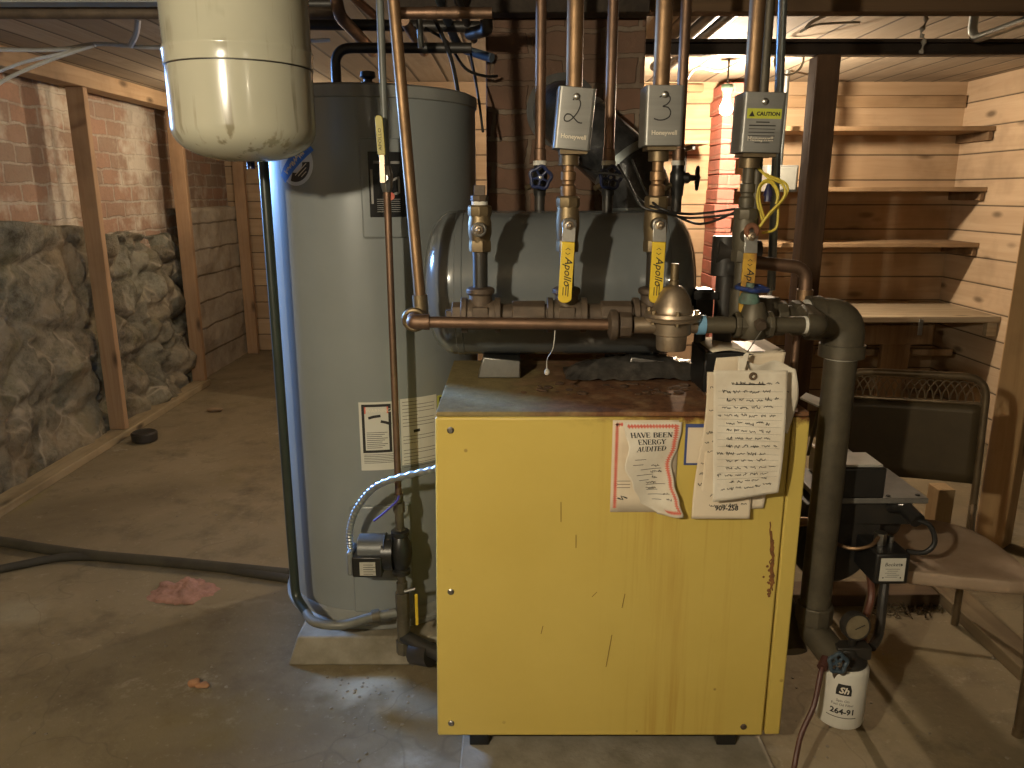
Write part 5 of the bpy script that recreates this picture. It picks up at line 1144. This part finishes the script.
one('cardboard_sheet', MB().hexa([Vector(p) for p in ((.66, 2.32, .002), (.92, 2.32, .002), (.92, 2.40, .002), (.66, 2.40, .002), (.66, 2.33, .26), (.84, 2.33, .28), (.84, 2.40, .28), (.66, 2.40, .26))]), mk('cardboard', (.42, .36, .27), (.32, .26, .18), sc=8, rough=.9), 'pale carton on the floor behind the supply pipe', 'box', bev=.003)
one('green_tub', MB().lathe([(.13, 0), (.15, .01), (.17, .30), (.18, .305), (.175, .32), (.15, .32), (.13, .02), (0, .02)], (XR + .42, 4.2, 0), seg=32), mk('dark_green', (.03, .05, .045), rough=.5), 'dark green tub on the floor beyond the pine post', 'tub')

# twigs and crumbs near the burner
rd = random.Random(12); k = MB()
for i in range(55):
    q = flo(rd.gauss(905, 18), rd.gauss(611, 4)); a = rd.uniform(0, PI); L = rd.uniform(.015, .06); d = Vector((math.cos(a), math.sin(a), 0)) * L
    k.tube([q + Vector((0, 0, .004)), q + d * .5 + Vector((0, 0, .008 + rd.uniform(0, .012))), q + d + Vector((0, 0, .004))], rd.uniform(.001, .003), 5)
o = one('dry_litter', k, mk('litter', (.09, .06, .025), (.05, .035, .02), sc=30, rough=.95), 'dry twigs and leaf litter on the floor behind the filter', 'litter'); o['kind'] = 'stuff'
q = flo(845, 655); 
# floor hoses on the left
def fl(pts, z): return smooth([flo(a, b, z) for a, b in pts], 8)
one('floor_pipe', MB().tube(fl([(-330, 512), (-40, 537), (40, 548), (100, 556), (170, 562), (240, 569), (290, 574)], .02), .021, 12), mk('dark_floor_pipe', (.04, .034, .022), (.07, .06, .038), sc=6, rough=.9), 'dark straight pipe lying on the floor behind the hose', 'pipe')
one('floor_hose', MB().tube(fl([(-300, 640), (-120, 597), (-40, 578), (20, 565), (70, 557), (140, 559), (200, 565), (250, 573), (290, 579)], .016), .016, 12), mk('black_hose', (.03, .027, .02), (.055, .047, .032), sc=6, rough=.8), 'black hose curving across the floor in front of the pipe', 'hose')
q = flo(183, 592)
def tuft(u, v):
    a = 2 * PI * u; r = v; n = noise.fractal(Vector((math.cos(a) * r * 2, math.sin(a) * r * 2, 3)), 1, 2, 4)
    return Vector((q.x + .12 * r * math.cos(a) * (1 + .35 * n), q.y + .085 * r * math.sin(a) * (1 + .35 * n), max(0, .035 * (1 - r ** 1.5) * (1 + .9 * n))))
one('insulation_tuft', MB().grid(60, 24, tuft), mk('pink_wool', (.40, .22, .17), (.26, .14, .10), sc=30, rough=1, bs=.8, bsc=60), 'tuft of pink insulation wool on the floor by the hose', 'insulation', ang=0)
q = flo(198, 688); k = MB().ball(q + Vector((-.012, .004, .014)), .016, (1.0, .8, .9), 14, 9, .5).ball(q + Vector((.014, -.002, .010)), .014, (1.3, .8, .7), 14, 9, .5)
one('broken_brick', k, mk('brick_bit', (.40, .19, .09), (.28, .17, .1), sc=20, rough=.95, bs=.5), 'small broken orange brick bit on the open floor', 'debris')
q = flo(215, 412); one('floor_crumb', MB().ball(q + Vector((0, 0, .015)), .03, (1.8, .8, .5), 12, 8, .5), mk('crumb_tan', (.25, .17, .1), rough=.95), 'tan crumb of debris on the floor near the far stud', 'debris')
rd = random.Random(21); k = MB()
for i in range(170):
    if i < 60: q = flo(rd.gauss(375, 40), rd.gauss(690, 16))
    elif i < 110: q = flo(rd.uniform(20, 430), rd.uniform(590, 767))
    elif i < 140: q = flo(rd.uniform(790, 1020), rd.uniform(630, 767))
    else: q = flo(rd.uniform(60, 260), rd.uniform(420, 540))
    k.ball(q + Vector((0, 0, .001)), rd.uniform(.0015, .006), (1, 1, .5), 6, 4, .3)
o = one('floor_grit', k, mk('grit', (.30, .26, .2), (.1, .08, .05), sc=2, rough=.95), 'loose grit scattered over the concrete floor', 'grit'); o['kind'] = 'stuff'

# ------------------------------------------------------------------ camera, world, view
cam = bpy.data.cameras.new('camera'); co = bpy.data.objects.new('camera', cam); COL.objects.link(co)
co.location = (0, 0, CZ); co.rotation_euler = (PI / 2 - TH, 0, 0); cam.sensor_width = 36; cam.lens = FPX * 36 / 1024; cam.clip_start = .02
S.camera = co
w = bpy.data.worlds.new('world'); S.world = w; w.use_nodes = True
w.node_tree.nodes['Background'].inputs['Color'].default_value = (.5, .7, 1, 1); w.node_tree.nodes['Background'].inputs['Strength'].default_value = .3
S.view_settings.view_transform = 'Standard'; S.view_settings.look = 'None'; S.view_settings.gamma = 1; S.view_settings.use_curve_mapping = False
S.view_settings.exposure = -0.1
S.cycles.use_denoising = True
S.cycles.caustics_reflective = False; S.cycles.caustics_refractive = False; S.cycles.sample_clamp_indirect = 4.0
